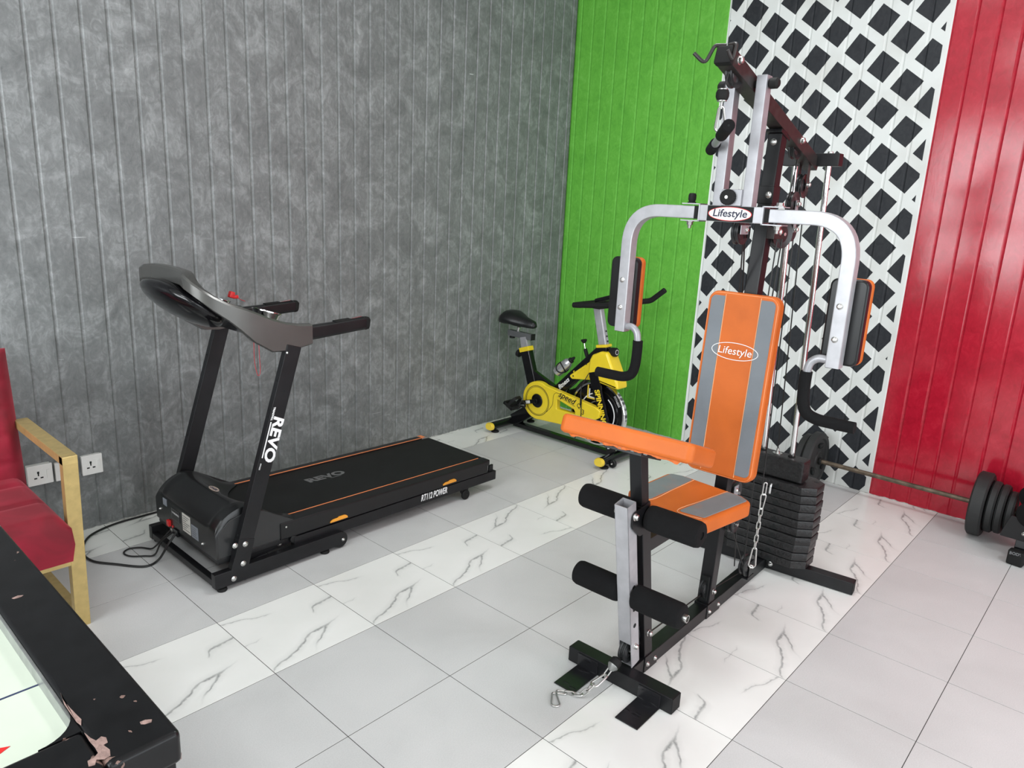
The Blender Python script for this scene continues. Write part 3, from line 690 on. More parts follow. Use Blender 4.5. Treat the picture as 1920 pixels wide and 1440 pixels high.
    loop = smooth_path([(-2.790, CY + .006, .985), (-2.793, CY + .006, .90), (-2.794, CY + .005, .82), (-2.788, CY, .768), (-2.781, CY - .002, .755), (-2.774, CY - .003, .775), (-2.777, CY - .006, .85), (-2.779, CY - .006, .985)], 6)
    MB().tube(loop, .0014, 6).build('cord_loop', 'redcord', k)
    # power cord on the floor
    def fl(u, v): pass
    pts = [(-3.135, CY + .080, .112), (-3.172, CY + .075, .075), (-3.21, CY + .09, .012), (-3.27, CY + .085, .006), (-3.345, -.425, .006), (-3.40, -.34, .006), (-3.405, -.24, .006), (-3.36, -.13, .006), (-3.30, -.07, .006), (-3.20, -.035, .006), (-3.08, -.03, .006), (-2.95, -.03, .006), (-2.6, -.035, .006)]
    MB().tube(smooth_path(pts, 10), .0048, 8).build('power_cord', 'cable', t)
    pts = [(-3.132, CY + .105, .112), (-3.172, CY + .14, .065), (-3.20, CY + .15, .010), (-3.235, -.430, .006), (-3.275, -.395, .006), (-3.285, -.35, .006), (-3.255, -.325, .006), (-3.215, -.345, .006), (-3.19, -.39, .009), (-3.180, -.42, .03), (-3.170, -.46, .07), (-3.134, -.475, .112)]
    MB().tube(smooth_path(pts, 10), .0036, 8).build('cord_slack', 'cable', t)
    return t
build_treadmill()

# ================================================================== MULTI GYM
GO = Vector((-2.46, -2.31, 0)); GYAW = R(1.5)
GMX = Matrix.Translation(GO) @ Matrix.Rotation(GYAW, 4, 'Z')
def cushion(name, w, h, d, mx, mt, parent, r=.03, bev=.014):
    """upholstered pad: outline w x h in local xy, face at local z = d"""
    return MB().prism(rrect(w, h, r, 5), d, mx, bev, 3).build(name, mt, parent, angle=60)
def build_gym():
    g = thing('multi_gym', 'black and silver home multi gym with orange and grey padded seat and weight stack', 'multi gym', GO, GYAW, world_coords=False)
    S = (-1, 1)
    px_ = lambda z: .587 + .07 * z                       # leaning main post
    # ---- floor frame
    fc = MB().span((-.027, -.198, 0), (.027, .198, .056), .004).build('front_crossbar', 'black', g)
    for s in S:
        yc = .118 * s
        fp = MB(); fp.span((-.160, yc - .040, .001), (-.027, yc + .040, .0045), .0012); fp.span((-.0305, yc - .040, .001), (-.0265, yc + .040, .050), .001)
        fp.build('foot_plate', 'tread', g)
        MB().span((-.026, s * .198 - .001, .002), (.026, s * .198 + .001, .054), .0008).build('end_cap', 'rubber', fc)
    rail = MB().span((.027, -.0255, .002), (1.175, .0255, .054), .003).build('floor_rail', 'black', g)
    for (x0, x1) in ((.095, .180), (.555, .668)):
        MB().span((x0, -.0285, .001), (x1, .0285, .060), .002).build('rail_sleeve', 'black', rail)
        for x in (x0 + .018, x1 - .018): bolt(rail, (x, -.0285, .028), (0, -1, 0), .007)
    cb = MB(); rr = Matrix.Rotation(R(5.0), 4, 'Z')
    cb.box((1.155, 0, .029), (.050, .76, .054), rr, .003)
    cb = cb.build('rear_crossbar', 'black', g)
    bolt(cb, (1.128, -.045, .030), (-1, -.09, 0), .009)
    MB().box(Vector((1.155, 0, .029)) + rr @ Vector((0, -.380, 0)), (.049, .004, .052), rr, .001).build('end_cap', 'rubber', cb)
    # ---- curl post, leg lever and rollers
    P = lambda z: Vector((.133 - .20 * z, 0, z))
    fpst = MB().bar(P(.055), P(.640), .050, .050, up=(1, 0, 0), bev=.004).build('front_post', 'black', g)
    MB().bar(P(.600), P(.812), .042, .042, up=(1, 0, 0), bev=.003).build('curl_tube', 'black', fpst)
    MB().span((.125 - .2 * .33 + -.027, -.004, .36), (.125 - .2 * .33 - .0255, .004, .372)).build('pin_hole', 'dark', fpst)
    Lv = lambda z: Vector((.052 - .20 * z, 0, z))
    lev = MB(); a, b = Lv(.062), Lv(.662); w = .047
    # open square tube
    d = (b - a).normalized(); sd = Vector((0, 1, 0)); nn = d.cross(sd)
    for (o1, ww, hh) in ((sd * (w / 2 - .0015), .003, w), (-sd * (w / 2 - .0015), .003, w)):
        lev.bar(a + o1, b + o1, ww, hh, up=nn, bev=.0006)
    for o1 in (nn * (w / 2 - .0015), -nn * (w / 2 - .0015)):
        lo = a if o1.x > 0 else a + d * .095
        lev.bar(lo + o1, b + o1, w, .003, up=nn, bev=.0006)
    lev = lev.build('leg_lever', 'brightsilver', g)
    MB().bar(a + d * .004, a + d * .012, w - .004, w - .004, up=nn, bev=0).build('lever_floor', 'silver', lev)
    pulley(lev, a + d * .055 - Vector((.012, 0, 0)), (0, 1, 0), .040, .022)
    bolt(lev, a + d * .075 + Vector((.0, -w / 2, 0)), (0, -1, 0), .009, .010)
    for f in (.225, .31, .16):
        q = a + d * f; MB().cyl(q + Vector((0, -w / 2 - .0006, 0)), q + Vector((0, -w / 2 + .001, 0)), .008, 16).build('adjuster_hole', 'dark', lev)
    for s in S:
        ear = MB().prism(round_poly([(-.050, .035), (.045, .045), (.050, -.050), (.0, -.055), (-.050, -.010)], .028, 6), .005, frame_mx((-.030, s * .0285 + .0025, .600), (1, 0, 0), (0, 0, 1)), .001).build('pivot_ear', 'black', g)
        bolt(ear, (-.066, s * .031, .622), (0, s, 0), .010, .010)
    def roller(parent, c, y0, y1, tube_out):
        r = .0405
        c = Vector(c); s = 1 if y1 > y0 else -1; L = abs(y1 - y0)
        o = MB().lathe(c + Vector((0, y0, 0)), (0, s, 0), [(.0, 0), (r * .80, 0), (r * .95, .004), (r, .014), (r * 1.01, L * .5), (r, L - .014), (r * .93, L - .004), (r * .78, L), (.012, L), (.012, L - .004), (0, L - .004)], 28).build('foam_roller', 'foam', parent)
        if tube_out: MB().lathe(c + Vector((0, y1 - s * .03, 0)), (0, s, 0), [(.0, .0), (.0125, 0), (.0125, .044), (.0095, .044), (.0095, .030), (0, .030)], 18).build('axle_end', 'zinc', o)
        return o
    for s in S:
        roller(g, (.012, 0, .598), s * .032, s * .212, False)
        roller(g, tuple(Lv(.335)), s * .026, s * .196, s < 0)
    # preacher pad
    tl = Matrix.Translation((-.138, -.008, .914)) @ Matrix.Rotation(R(4.5), 4, 'Z') @ Matrix.Rotation(R(19.5), 4, 'Y')
    pad = MB().prism(rrect(.205, .425, .022, 5), .056, tl @ Matrix.Translation((.1025, 0, -.056)), .012, 3).build('curl_pad', 'orange', g, angle=60)
    MB().prism(rrect(.175, .395, .018, 5), .003, tl @ Matrix.Translation((.1025, 0, -.0022)), .001, 1).build('curl_pad_top', 'greyseat', pad)
    skirt = MB(); vs = []; fs = []; n = 60
    for i in range(n + 1):
        y = -.198 + .396 * i / n; h = .055 + (.003 + .006 * abs(math.sin(i * .37) * math.sin(i * .11 + 1)) + .002 * random.random() if .06 < i / n < .94 else .002)
        for q in ((.012, -.046), (.012 + .006 * random.random(), -h), (.030, -.050)): vs.append(tl @ Vector((q[0], y, q[1])))
        if i:
            for j in range(2): fs.append((3 * i - 3 + j, 3 * i - 2 + j, 3 * i + 1 + j, 3 * i + j))
    skirt.faces(vs, fs).build('frayed_edge', 'orange', pad)
    for y in (.105, .065, -.035, -.075, .005): MB().box(tl @ Vector((.016, y, -.060)), (.006, .010, .003)).build('staple', 'zinc', pad)
    MB().box(tl @ Vector((.10, 0, -.064)), (.15, .12, .012), tl.to_3x3(), .002).build('pad_plate', 'black', g)
    # ---- seat
    sf = MB().bar((.055, 0, .485), (px_(.485), 0, .485), .048, .048).build('seat_tube', 'black', g)
    zs = .568
    sm = Matrix.Translation((.345, 0, 0)) @ Matrix.Rotation(R(-6), 4, 'Z') @ Matrix.Translation((-.44, 0, 0))
    seat = MB().prism(round_poly([(.265, -.105), (.300, -.158), (.560, -.172), (.585, -.12), (.585, .12), (.560, .172), (.300, .158), (.265, .105)], [.02, .03, .03, .02, .02, .03, .03, .02]), .055, sm @ Matrix.Translation((0, 0, zs - .055)), .012, 3).build('seat', 'orange', g, angle=60)
    for s in S:
        MB().prism(round_poly([(.288, s * .058), (.308, s * .143), (.554, s * .157), (.570, s * .118), (.570, s * .072), (.43, s * .064)] if s > 0 else list(reversed([(.288, s * .058), (.308, s * .143), (.554, s * .157), (.570, s * .118), (.570, s * .072), (.43, s * .064)])), [.012] * 6), .004, sm @ Matrix.Translation((0, 0, zs - .0018)), .0015, 1).build('grey_panel', 'greyseat', seat)
        MB().tube([sm @ v for v in smooth_path([(.296, s * .143, zs + .0002), (.284, s * .056, zs + .0006), (.43, s * .060, zs + .0006), (.574, s * .068, zs + .0004)], 6)], .0013, 6).build('piping', 'piping', seat)
    MB().box((.42, 0, zs - .062), (.26, .20, .012), None, .002).build('seat_board', 'black', g)
    for s in S: bolt(g, (.47, s * .024, .485), (0, s, 0), .009, .009)
    # ---- main post
    post = MB().bar((px_(.055), 0, .055), (px_(1.80), 0, 1.80), .050, .050, up=(1, 0, 0), bev=.004).build('main_post', 'black', g)
    for z in (1.585, .95):
        MB().box((px_(z), 0, z), (.060, .056, .060), None, .003).build('post_collar', 'black', post); bolt(post, (px_(z) - .030, -.012, z), (-1, 0, 0), .009)
    MB().box((px_(1.79), 0, 1.785), (.085, .056, .012), Matrix.Rotation(R(16.7), 3, 'Y'), .002).build('top_plate', 'black', post)
    bolt(post, (px_(1.76) - .027, 0, 1.760), (-1, 0, 0), .009)
    MB().span((px_(.11) - .032, -.016, .070), (px_(.11) + .0, .016, .170)).build('pulley_slot', 'dark', post)
    pulley(post, (px_(.115) - .018, -.0, .118), (0, 1, 0), .040, .020); bolt(post, (px_(.1), -.026, .105), (0, -1, 0), .009, .010)
    pulley(fpst, Vector(P(.150)) + Vector((-.010, 0, 0)), (0, 1, 0), .040, .020); bolt(fpst, Vector(P(.150)) + Vector((0, -.026, 0)), (0, -1, 0), .009, .012)
    # backrest
    d = Vector((.07, 0, 1)).normalized()
    bmx = frame_mx((px_(.905) - .026, 0, .912), (0, -1, 0), d)           # local z looks to the front
    back = MB().prism(rrect(.262, .668, .036, 6), .052, bmx, .013, 3).build('backrest', 'orange', g, angle=60)
    for s in S:
        MB().prism(round_poly([(s * .066, -.312), (s * .108, -.312), (s * .118, -.300), (s * .118, .305), (s * .108, .318), (s * .066, .318)] if s > 0 else list(reversed([(s * .066, -.312), (s * .108, -.312), (s * .118, -.300), (s * .118, .305), (s * .108, .318), (s * .066, .318)])), [.004, .022, .010, .010, .022, .004] if s > 0 else [.004, .022, .010, .010, .022, .004]), .004, bmx @ Matrix.Translation((0, 0, .0505)), .002, 2).build('grey_panel', 'greyvinyl', back)
        MB().tube([bmx @ Vector((s * .0645, v, .0525)) for v in (-.322, 0, .324)], .0014, 6).build('piping', 'piping', back)
    pp = rrect(.250, .656, .034, 6)
    MB().tube([bmx @ Vector((x, y, .0490)) for x, y in pp], .0018, 6, closed=True).build('edge_piping', 'orangeline', back)
    lm = bmx @ Matrix.Translation((-.002, .128, .0548)) @ Matrix.Rotation(R(0), 4, 'Z')
    ring = MB().sweep([lm @ Vector((x, y, 0)) for x, y in ellipse(.086, .030)], [(-.0011, -.0006), (.0011, -.0006), (.0011, .0006), (-.0011, .0006)], closed=True, up=(1, 0, 0)).build('logo_ring', 'white', back)
    text('logo_lettering', 'Lifestyle', .038, lm, 'white', back, width=1.02, shear=.10, extrude=.0003)
    for z in (.70, 1.12): MB().box((px_(z) - .030, 0, z), (.014, .10, .05), None, .002).build('backrest_bracket', 'black', post)
    # ---- top beam
    bz = lambda x: 1.958 - .30 * (x - .256)
    bd = Vector((1, 0, -.30)).normalized()
    beam = MB().bar((.250, 0, bz(.250)), (1.075, 0, bz(1.075)), .050, .048, bev=.003).build('top_beam', 'redrust', g)
    MB().bar(Vector((.250, 0, bz(.250))) - bd * .012, Vector((.250, 0, bz(.250))) + bd * .014, .054, .052, bev=.006).build('end_cap', 'rubber', beam)
    for x in (.285, .86): bolt(beam, (x + .01, -.025, bz(x) + .004), (0, -1, 0), .011, .012); bolt(beam, (x + .01, .025, bz(x) + .004), (0, 1, 0), .011, .012)
    pulley(beam, (.325, 0, bz(.325) - .014), (0, 1, 0), .042, .022); pulley(beam, (.885, 0, bz(.885) - .010), (0, 1, 0), .042, .022)
    for s in S:
        hk = fillet([(.262, s * .004, 1.990), (.248, s * .034, 1.990), (.232, s * .052 if s > 0 else -.034, 1.938), (.216, s * .082 if s > 0 else -.024, 1.968)], [.012, .014], 5)
        MB().tube(hk, .0055, 10).build('bar_hook', 'redrust', beam)
    MB().tube([(.30, .004, bz(.30) + .034), (.62, .004, bz(.62) + .040), (.895, .004, bz(.895) + .030)], .0028, 6).build('cable', 'cable', beam)
    rt_ = MB().span((1.052, -.106, 1.706), (1.098, .106, 1.752), .003).build('rear_top_bar', 'black', g)
    for s in S:
        MB().cyl((1.075, s * .063, 1.748), (1.075, s * .063, 1.760), .010, 14, .002).build('rod_cap', 'zinc', rt_)
        MB().cyl((1.186, s * .061, .058), (1.076, s * .063, 1.708), .0105, 18).build('guide_rod', 'chrome', g)
    # ---- weight stack
    zc = .058; th = .0372
    outline = [(-.085, -.145), (-.085, .145), (-.045, .195), (.045, .195), (.085, .145), (.085, -.145), (.045, -.195), (-.045, -.195)]
    me = None
    for i in range(10):
        mb = MB(); mb.prism([(x, y) for x, y in reversed(outline)], th - .0022, Matrix.Identity(4), .0036, 2)
        jx, jy = random.uniform(-.0025, .0025), random.uniform(-.003, .003)
        for s in S: mb.span((.030, s * .165 - .010, th - .003), (.045, s * .165 + .010, th - .0012))
        if me is None:
            o = mb.build('weight_plate', 'iron', g); me = o.data
        else:
            mb.bm.free(); o = bpy.data.objects.new('weight_plate', me); COL.objects.link(o); o.parent = g; ORG[o] = Matrix.Identity(4)
        MB().span((-.0858, -.060, .004), (-.084, -.030, .015)).build('pin_slot', 'dark', o); MB().cyl((-.0862, -.045, .019), (-.084, -.045, .019), .006, 12).build('pin_hole', 'dark', o)
        o.location = (1.180 + jx - .0006 * i, jy, zc + th * i); o.rotation_euler = (0, 0, R(random.uniform(-.7, .7)))
    zt = zc + th * 10
    top = MB().box((1.152, 0, zt + .050), (.085, .262, .096), None, .010, 2).build('stack_head', 'iron', g)
    MB().cyl((1.152, 0, zt + .0975), (1.152, 0, zt + .1005), .020, 20).build('washer', 'zinc', top)
    MB().lathe((1.152, 0, zt + .1005), (0, 0, 1), [(0, 0), (.009, 0), (.009, .008), (.0055, .009), (.0055, .020), (0, .020)], 6).build('lift_nut', 'zinc', top)
    for s in S: MB().lathe((1.1525, s * .0613, zt + .0975), (0, 0, 1), [(.011, 0), (.015, 0), (.015, .004), (.011, .004)], 20).build('rod_bush', 'rubber', top)
    MB().tube(fillet([(1.105, -.020, zt - .018), (1.072, -.020, zt - .018), (1.072, -.020, zt - .058)], .012, 5), .0050, 10).build('selector_pin', 'chrome', g)
    # ---- butterfly arms
    X = .430
    for s in S:
        up = MB().bar((X, s * .050, 1.535), (X, s * .050, 1.930), .034, .040, up=(1, 0, 0), bev=.003).build('swing_upright', 'silver', g)
    MB().cyl((X, -.080, 1.906), (X, .080, 1.906), .011, 18, .003).build('pivot_pin', 'rubber', g)
    for s in S: MB().cyl((X, s * .066, 1.906), (X, s * .098, 1.906), .016, 18, .006).build('pin_cap', 'rubber', g)
    cr = MB().span((X - .024, -.108, 1.490), (X + .024, .108, 1.541), .003).build('arm_crosspiece', 'brightsilver', g)
    sg = MB().span((X - .0252, -.078, 1.4915), (X - .0242, .078, 1.5395)).build('sign_plate', 'dark', cr)
    smx = frame_mx((X - .0254, 0, 1.5155), (0, -1, 0), (0, 0, 1))
    MB().prism(ellipse(.074, .0222), .0008, smx).build('sign_red_oval', 'red', sg)
    MB().prism(ellipse(.0715, .0203), .0012, smx).build('sign_white_oval', 'white', sg)
    text('sign_lettering', 'Lifestyle', .033, smx @ Matrix.Translation((0, .001, .0014)), 'navy', sg, bold=.0006, shear=.12, width=1.08, extrude=.0003)
    for s in S:
        br = MB(); br.span((X - .026, s * .105, 1.541), (X + .026, s * .172, 1.5445)); br.span((X - .026, s * .105, 1.4865), (X + .026, s * .172, 1.490)); br.span((X - .026, s * .105, 1.4865), (X + .026, s * .110, 1.5445))
        br = br.build('hinge_bracket', 'brightsilver', cr)
        if s > 0: MB().lathe((X, s * .150, 1.5445), (0, 0, 1), [(0, 0), (.014, 0), (.014, .004), (.010, .005), (.013, .012), (.013, .026), (.010, .032), (0, .033)], 16).build('hinge_knob', 'rubber', br)
        else: MB().lathe((X, s * .150, 1.5445), (0, 0, 1), [(0, 0), (.016, 0), (.016, .003), (.011, .003), (.011, .012), (0, .012)], 6).build('hinge_bolt', 'zinc', br)
        MB().lathe((X, s * .150, 1.4865), (0, 0, -1), [(0, 0), (.014, 0), (.014, .003), (.010, .003), (.010, .013), (.006, .014), (.006, .024), (0, .024)], 6).build('hinge_nut', 'zinc', br)
        MB().span((X - .018, s * .112, 1.494), (X + .018, s * .132, 1.537)).build('hinge_stop', 'rubber', br)
        path = fillet([(X, s * .128, 1.5155), (X, s * .380, 1.5155), (X, s * .380, 1.078)], .15, 12)
        arm = MB().sweep(path, rrect(.042, .042, .004, 2), up=(1, 0, 0)).build('butterfly_arm', 'brightsilver', g)
        MB().span((X - .019, s * .380 - .019, 1.0765), (X + .019, s * .380 + .019, 1.0785)).build('end_cap', 'dark', arm)
        for z in (1.265, 1.165): bolt(arm, (X - .021, s * .380 + .003, z), (-1, 0, 0), .008)
        yc = .408 if s > 0 else -.382
        pm_ = frame_mx((X + .0225, yc, 1.213), (0, 1, 0), (0, 0, 1))        # local z looks to the user (+x)
        sh = MB().prism(rrect(.112, .262, .022, 5), .036, pm_, .008, 3).build('arm_pad_shell', 'blacksatin', arm, angle=60)
        MB().prism(rrect(.114, .264, .022, 5), .030, pm_ @ Matrix.Translation((0, 0, .034)), .010, 3).build('arm_pad', 'orange', arm, angle=60)
        hp = smooth_path([(X, s * .366, 1.096), (X - .004, s * .335, 1.098), (X - .006, s * .312, 1.080), (X - .006, s * .305, 1.045)], 6)
        hd = MB().tube(hp, .0125, 14).build('handle_tube', 'silver', arm)
        gp = smooth_path([(X - .006, s * .3045, 1.052), (X - .006, s * .304, 1.01), (X - .006, s * .308, .955), (X - .006, s * .322, .922), (X - .006, s * .355, .908), (X - .006, s * .40, .906), (X - .006, s * .470, .906)], 7)
        MB().tube(gp, .0185, 16).build('foam_grip', 'foam', arm)
    kn = MB(); prof = []
    for i in range(48): a = 2 * math.pi * i / 48; r_ = .0235 + (.0012 if i % 2 else -.0004); prof.append((r_ * math.cos(a), r_ * math.sin(a)))
    kn = kn.prism(prof, .020, frame_mx((X - .030, .006, 1.567), (0, -1, 0), (0, 0, 1)), .002, 1).build('adjuster_knob', 'rubber', cr)
    MB().cyl((X - .0495, .006, 1.567), (X - .0525, .006, 1.567), .0055, 10).build('knob_screw', 'zinc', kn)
    MB().span((X - .030, -.034, 1.541), (X + .004, .034, 1.592), .002).build('knob_block', 'silver', cr)
    # ---- pulleys and cables of the press arm
    pb = MB().span((X + .028, -.022, 1.452), (X + .100, -.018, 1.482), .0015).build('pulley_plate', 'silver', g); bolt(pb, (X + .070, -.022, 1.467), (0, -1, 0), .008)
    MB().cyl((X + .092, -.020, 1.44), (X + .092, -.020, 1.478), .006, 10).build('adjuster_rod', 'rubber', pb)
    pulley(g, (X + .065, -.002, 1.464), (0, 1, 0), .046, .024)
    MB().span((px_(1.46) - .03, -.054, 1.438), (px_(1.46) + .075, -.026, 1.478), .002).build('pulley_block', 'redrust', post)
    pulley(post, (px_(1.46) + .058, -.040, 1.455), (.35, 1, 0), .050, .024); bolt(post, (px_(1.46) + .02, -.055, 1.462), (0, -1, 0), .010, .006)
    dpl = MB()
    for s in S: dpl.bar((.905, s * .016 - .010, 1.575), (.915, s * .016 - .010, 1.46), .003, .024, up=(1, 0, 0), bev=.001)
    dpl = dpl.build('pulley_link', 'silver', g)
    pulley(dpl, (.905, -.010, 1.562), (0, 1, 0), .044, .022); pulley(dpl, (.915, -.010, 1.470), (0, 1, 0), .044, .022)
    bolt(dpl, (.905, -.030, 1.562), (0, -1, 0), .009, .010); bolt(dpl, (.915, -.030, 1.470), (0, -1, 0), .009, .010)
    hb = MB()
    for s in S: hb.bar((1.005, s * .017, bz(1.0) - .02), (1.005, s * .017, bz(1.0) - .125), .003, .026, up=(1, 0, 0), bev=.001)
    hb = hb.build('pulley_hanger', 'redrust', beam); pulley(hb, (1.005, 0, bz(1.0) - .105), (0, 1, 0), .044, .022); bolt(hb, (1.005, -.020, bz(1.0) - .10), (0, -1, 0), .009, .010)
    rpb = MB().span((.870, -.050, .054), (.930, -.018, .062)).build('rail_pulley_base', 'black', rail)
    MB().span((.880, -.0485, .058), (.920, -.0455, .130), .001).build('rail_pulley_plate', 'black', rpb)
    pulley(rail, (.885, -.032, .112), (.12, 1, 0), .047, .024); bolt(rail, (.885, -.050, .112), (0, -1, 0), .009, .012)
    bpp = MB().span((.655, -.034, .455), (.690, -.030, .520), .001).build('seat_pulley_plate', 'silver', post); bolt(bpp, (.672, -.034, .502), (0, -1, 0), .008)
    pulley(post, (.695, -.018, .485), (0, 1, 0), .042, .022)
    pulley(post, (.665, -.040, .370), (0, 1, 0), .036, .020)
    def cable(*pts): MB().tube([Vector(p) for p in pts], .0026, 6).build('cable', 'cable', g)
    cable((.925, .0, bz(.9) - .02), (.865, -.010, 1.575)); cable((.965, -.002, bz(1.0) - .10), (.948, -.010, 1.560))
    cable((1.045, 0, bz(1.0) - .11), (1.150, 0, zt + .115)); cable((.87, -.010, 1.45), (.850, -.032, .135)); cable((.955, -.012, 1.455), (.930, -.04, .128))
    cable((.530, 0, 1.45), (.637, .036, 1.24), (.640, .036, .55)); cable((.540, 0, 1.455), (.660, .034, 1.24), (.690, .030, .50)); cable((.650, -.040, .365), (.845, -.034, .120))
    cable((.700, -.040, .360), (.745, -.036, .16)); cable((.700, -.05, 1.43), (.700, -.025, .52)); cable((.745, -.05, 1.44), (.735, -.02, .49))
    cable((.840, -.02, .085), (.630, 0, .085)); cable((.56, 0, .100), (.155, 0, .115)); cable((.105, 0, .150), (.060, 0, .125))
    # lat cable with stopper ball, lever cable stopper
    cable((.283, 0, bz(.3) - .03), (.262, 0, 1.862))
    MB().lathe((.262, 0, 1.838), (0, 0, 1), [(0, 0), (.010, 0), (.0165, .004), (.0195, .012), (.0195, .022), (.0165, .030), (.010, .034), (0, .034)], 20).build('stopper_ball', 'rubber', g)
    for z in (1.836, 1.868): MB().cyl((.262, 0, z), (.262, 0, z + .004), .0145, 18, .001).build('stopper_washer', 'zinc', g)
    MB().tube([(.262, 0, 1.838), (.262, 0, 1.816)], .0028, 8).build('cable_eye', 'zinc', g)
    sa = Vector((-.030, .002, .105)); ax = Vector((-.62, .10, -.45)).normalized()
    MB().lathe(sa, ax, [(0, 0), (.010, 0), (.0175, .006), (.0195, .014), (.0195, .024), (.016, .030)], 20).build('stopper_ball', 'rubber', g)
    MB().lathe(sa + ax * .028, ax, [(0, 0), (.0185, 0), (.0185, .004), (.010, .016), (.005, .020), (0, .020)], 20).build('stopper_cone', 'alu', g)
    return g, sa + ax * .05
gym, lever_eye = build_gym()

# ---- things that hang from the gym: chains, spring hooks, pull bar
def stadium(L, w, n=8):
    out = []
    for i in range(n + 1): a = -math.pi / 2 + math.pi * i / n; out.append((L / 2 - w / 2 + w / 2 * math.cos(a), w / 2 * math.sin(a)))
    for i in range(n + 1): a = math.pi / 2 + math.pi * i / n; out.append((-L / 2 + w / 2 + w / 2 * math.cos(a), w / 2 * math.sin(a)))
    return out
def pear(L, w0, w1, n=8):
    out = []
    for i in range(n + 1): a = -math.pi / 2 + math.pi * i / n; out.append((L / 2 - w1 / 2 + w1 / 2 * math.cos(a), w1 / 2 * math.sin(a)))
    for i in range(n + 1): a = math.pi / 2 + math.pi * i / n; out.append((-L / 2 + w0 / 2 + w0 / 2 * math.cos(a), w0 / 2 * math.sin(a)))
    return out
def link_at(name, a, b, side, r, parent, w, shape=None, mt='zinc'):
    a, b, side = Vector(a), Vector(b), Vector(side); x = (b - a).normalized(); y = (side - x * side.dot(x)).normalized(); c = (a + b) / 2; L = (b - a).length
    pts = [c + x * u + y * v for u, v in (shape(L) if shape else stadium(L, w))]
    return MB().tube(pts, r, 8, closed=True, up=x.cross(y)).build(name, mt, parent)
def chain(parent, pts, n, r=.0022, w=.0135, twist0=0):
    """alternating links along a polyline"""
    P_ = [Vector(p) for p in pts]; seg = [(P_[i + 1] - P_[i]).length for i in range(len(P_) - 1)]; tot = sum(seg)
    def pt(s):
        for i, L in enumerate(seg):
            if s <= L or i == len(seg) - 1: return P_[i].lerp(P_[i + 1], s / L)
            s -= L
    step = tot / n
    for i in range(n):
        a, b = pt(step * i), pt(step * (i + 1)); d = (b - a).normalized(); a2, b2 = a - d * r * 1.1, b + d * r * 1.1
        h = Vector((0, 0, 1)).cross(d)
        if h.length < .3: h = Vector((.68, -.73, 0))
        v = d.cross(h)
        link_at('chain_link', a2, b2, h if (i + twist0) % 2 == 0 else v, r, parent, w)
W = lambda x, y, z: GMX @ Vector((x, y, z))
c1 = thing('chain', 'short steel chain with spring hook hanging down in front of the weight stack', 'chain', W(.80, -.088, .12), group='gym chains')
hk0 = W(.808, -.090, .505)
link_at('cable_hook', W(.810, -.090, .512), W(.806, -.090, .462), (.68, -.73, 0), .0026, c1, .012)
link_at('spring_hook', W(.806, -.090, .466), W(.800, -.090, .404), (.68, -.73, 0), .0027, c1, .02, lambda L: pear(L, .020, .011))
chain(c1, [W(.800, -.090, .406), W(.790, -.090, .240)], 6)
link_at('spring_hook', W(.790, -.090, .243), W(.786, -.090, .158), (.68, -.73, 0), .0030, c1, .02, lambda L: pear(L, .016, .028))
c2 = thing('chain', 'loose steel chain trailing from the leg lever onto the floor', 'chain', (-2.62, -2.24, 0), group='gym chains')
le = GMX @ lever_eye
link_at('eye_link', le + Vector((.01, 0, .008)), le + Vector((-.014, .006, -.016)), (0, 1, 0), .0026, c2, .014)
p0 = le + Vector((-.010, .004, -.012)); p1 = Vector((-2.602, -2.290, .050))
link_at('spring_hook', p0, p1, (.5, -.6, .2), .0034, c2, .02, lambda L: pear(L, .016, .026))
chain(c2, [p1 + Vector((.004, -.002, .004)), Vector((-2.618, -2.268, .014)), Vector((-2.628, -2.235, .005)), Vector((-2.655, -2.195, .005))], 5, r=.0026, w=.0155)
link_at('spring_hook', Vector((-2.668, -2.192, .006)), Vector((-2.712, -2.236, .005)), (1, -1, 0), .0032, c2, .02, lambda L: pear(L, .014, .026))
# pull bar
pb = thing('pull_bar', 'short pull bar with black foam ends hanging from the top beam of the gym', 'pull bar', (-2.24, -2.33, 1.72))
B0, B1 = Vector((-2.340, -2.406, 1.752)), Vector((-2.001, -2.180, 1.717))
bd = (B1 - B0).normalized(); bl = (B1 - B0).length
MB().cyl(B0 + bd * .01, B1 - bd * .01, .0125, 18).build('bar', 'silver', pb)
for (a, b) in ((B0, B0 + bd * .150), (B1 - bd * .120, B1)):
    MB().cyl(a, b, .0178, 20, .003).build('foam_end', 'foam', pb)
MB().cyl(B0 - bd * .0006, B0 + bd * .001, .003, 10).build('vent_hole', 'dark', pb)
top = W(.262, 0, 1.822); bm_ = (B0 + B1) / 2
link_at('spring_hook', top, bm_ + Vector((0, 0, .020)), (.68, -.73, 0), .0035, pb, .02, lambda L: pear(L, .015, .030))

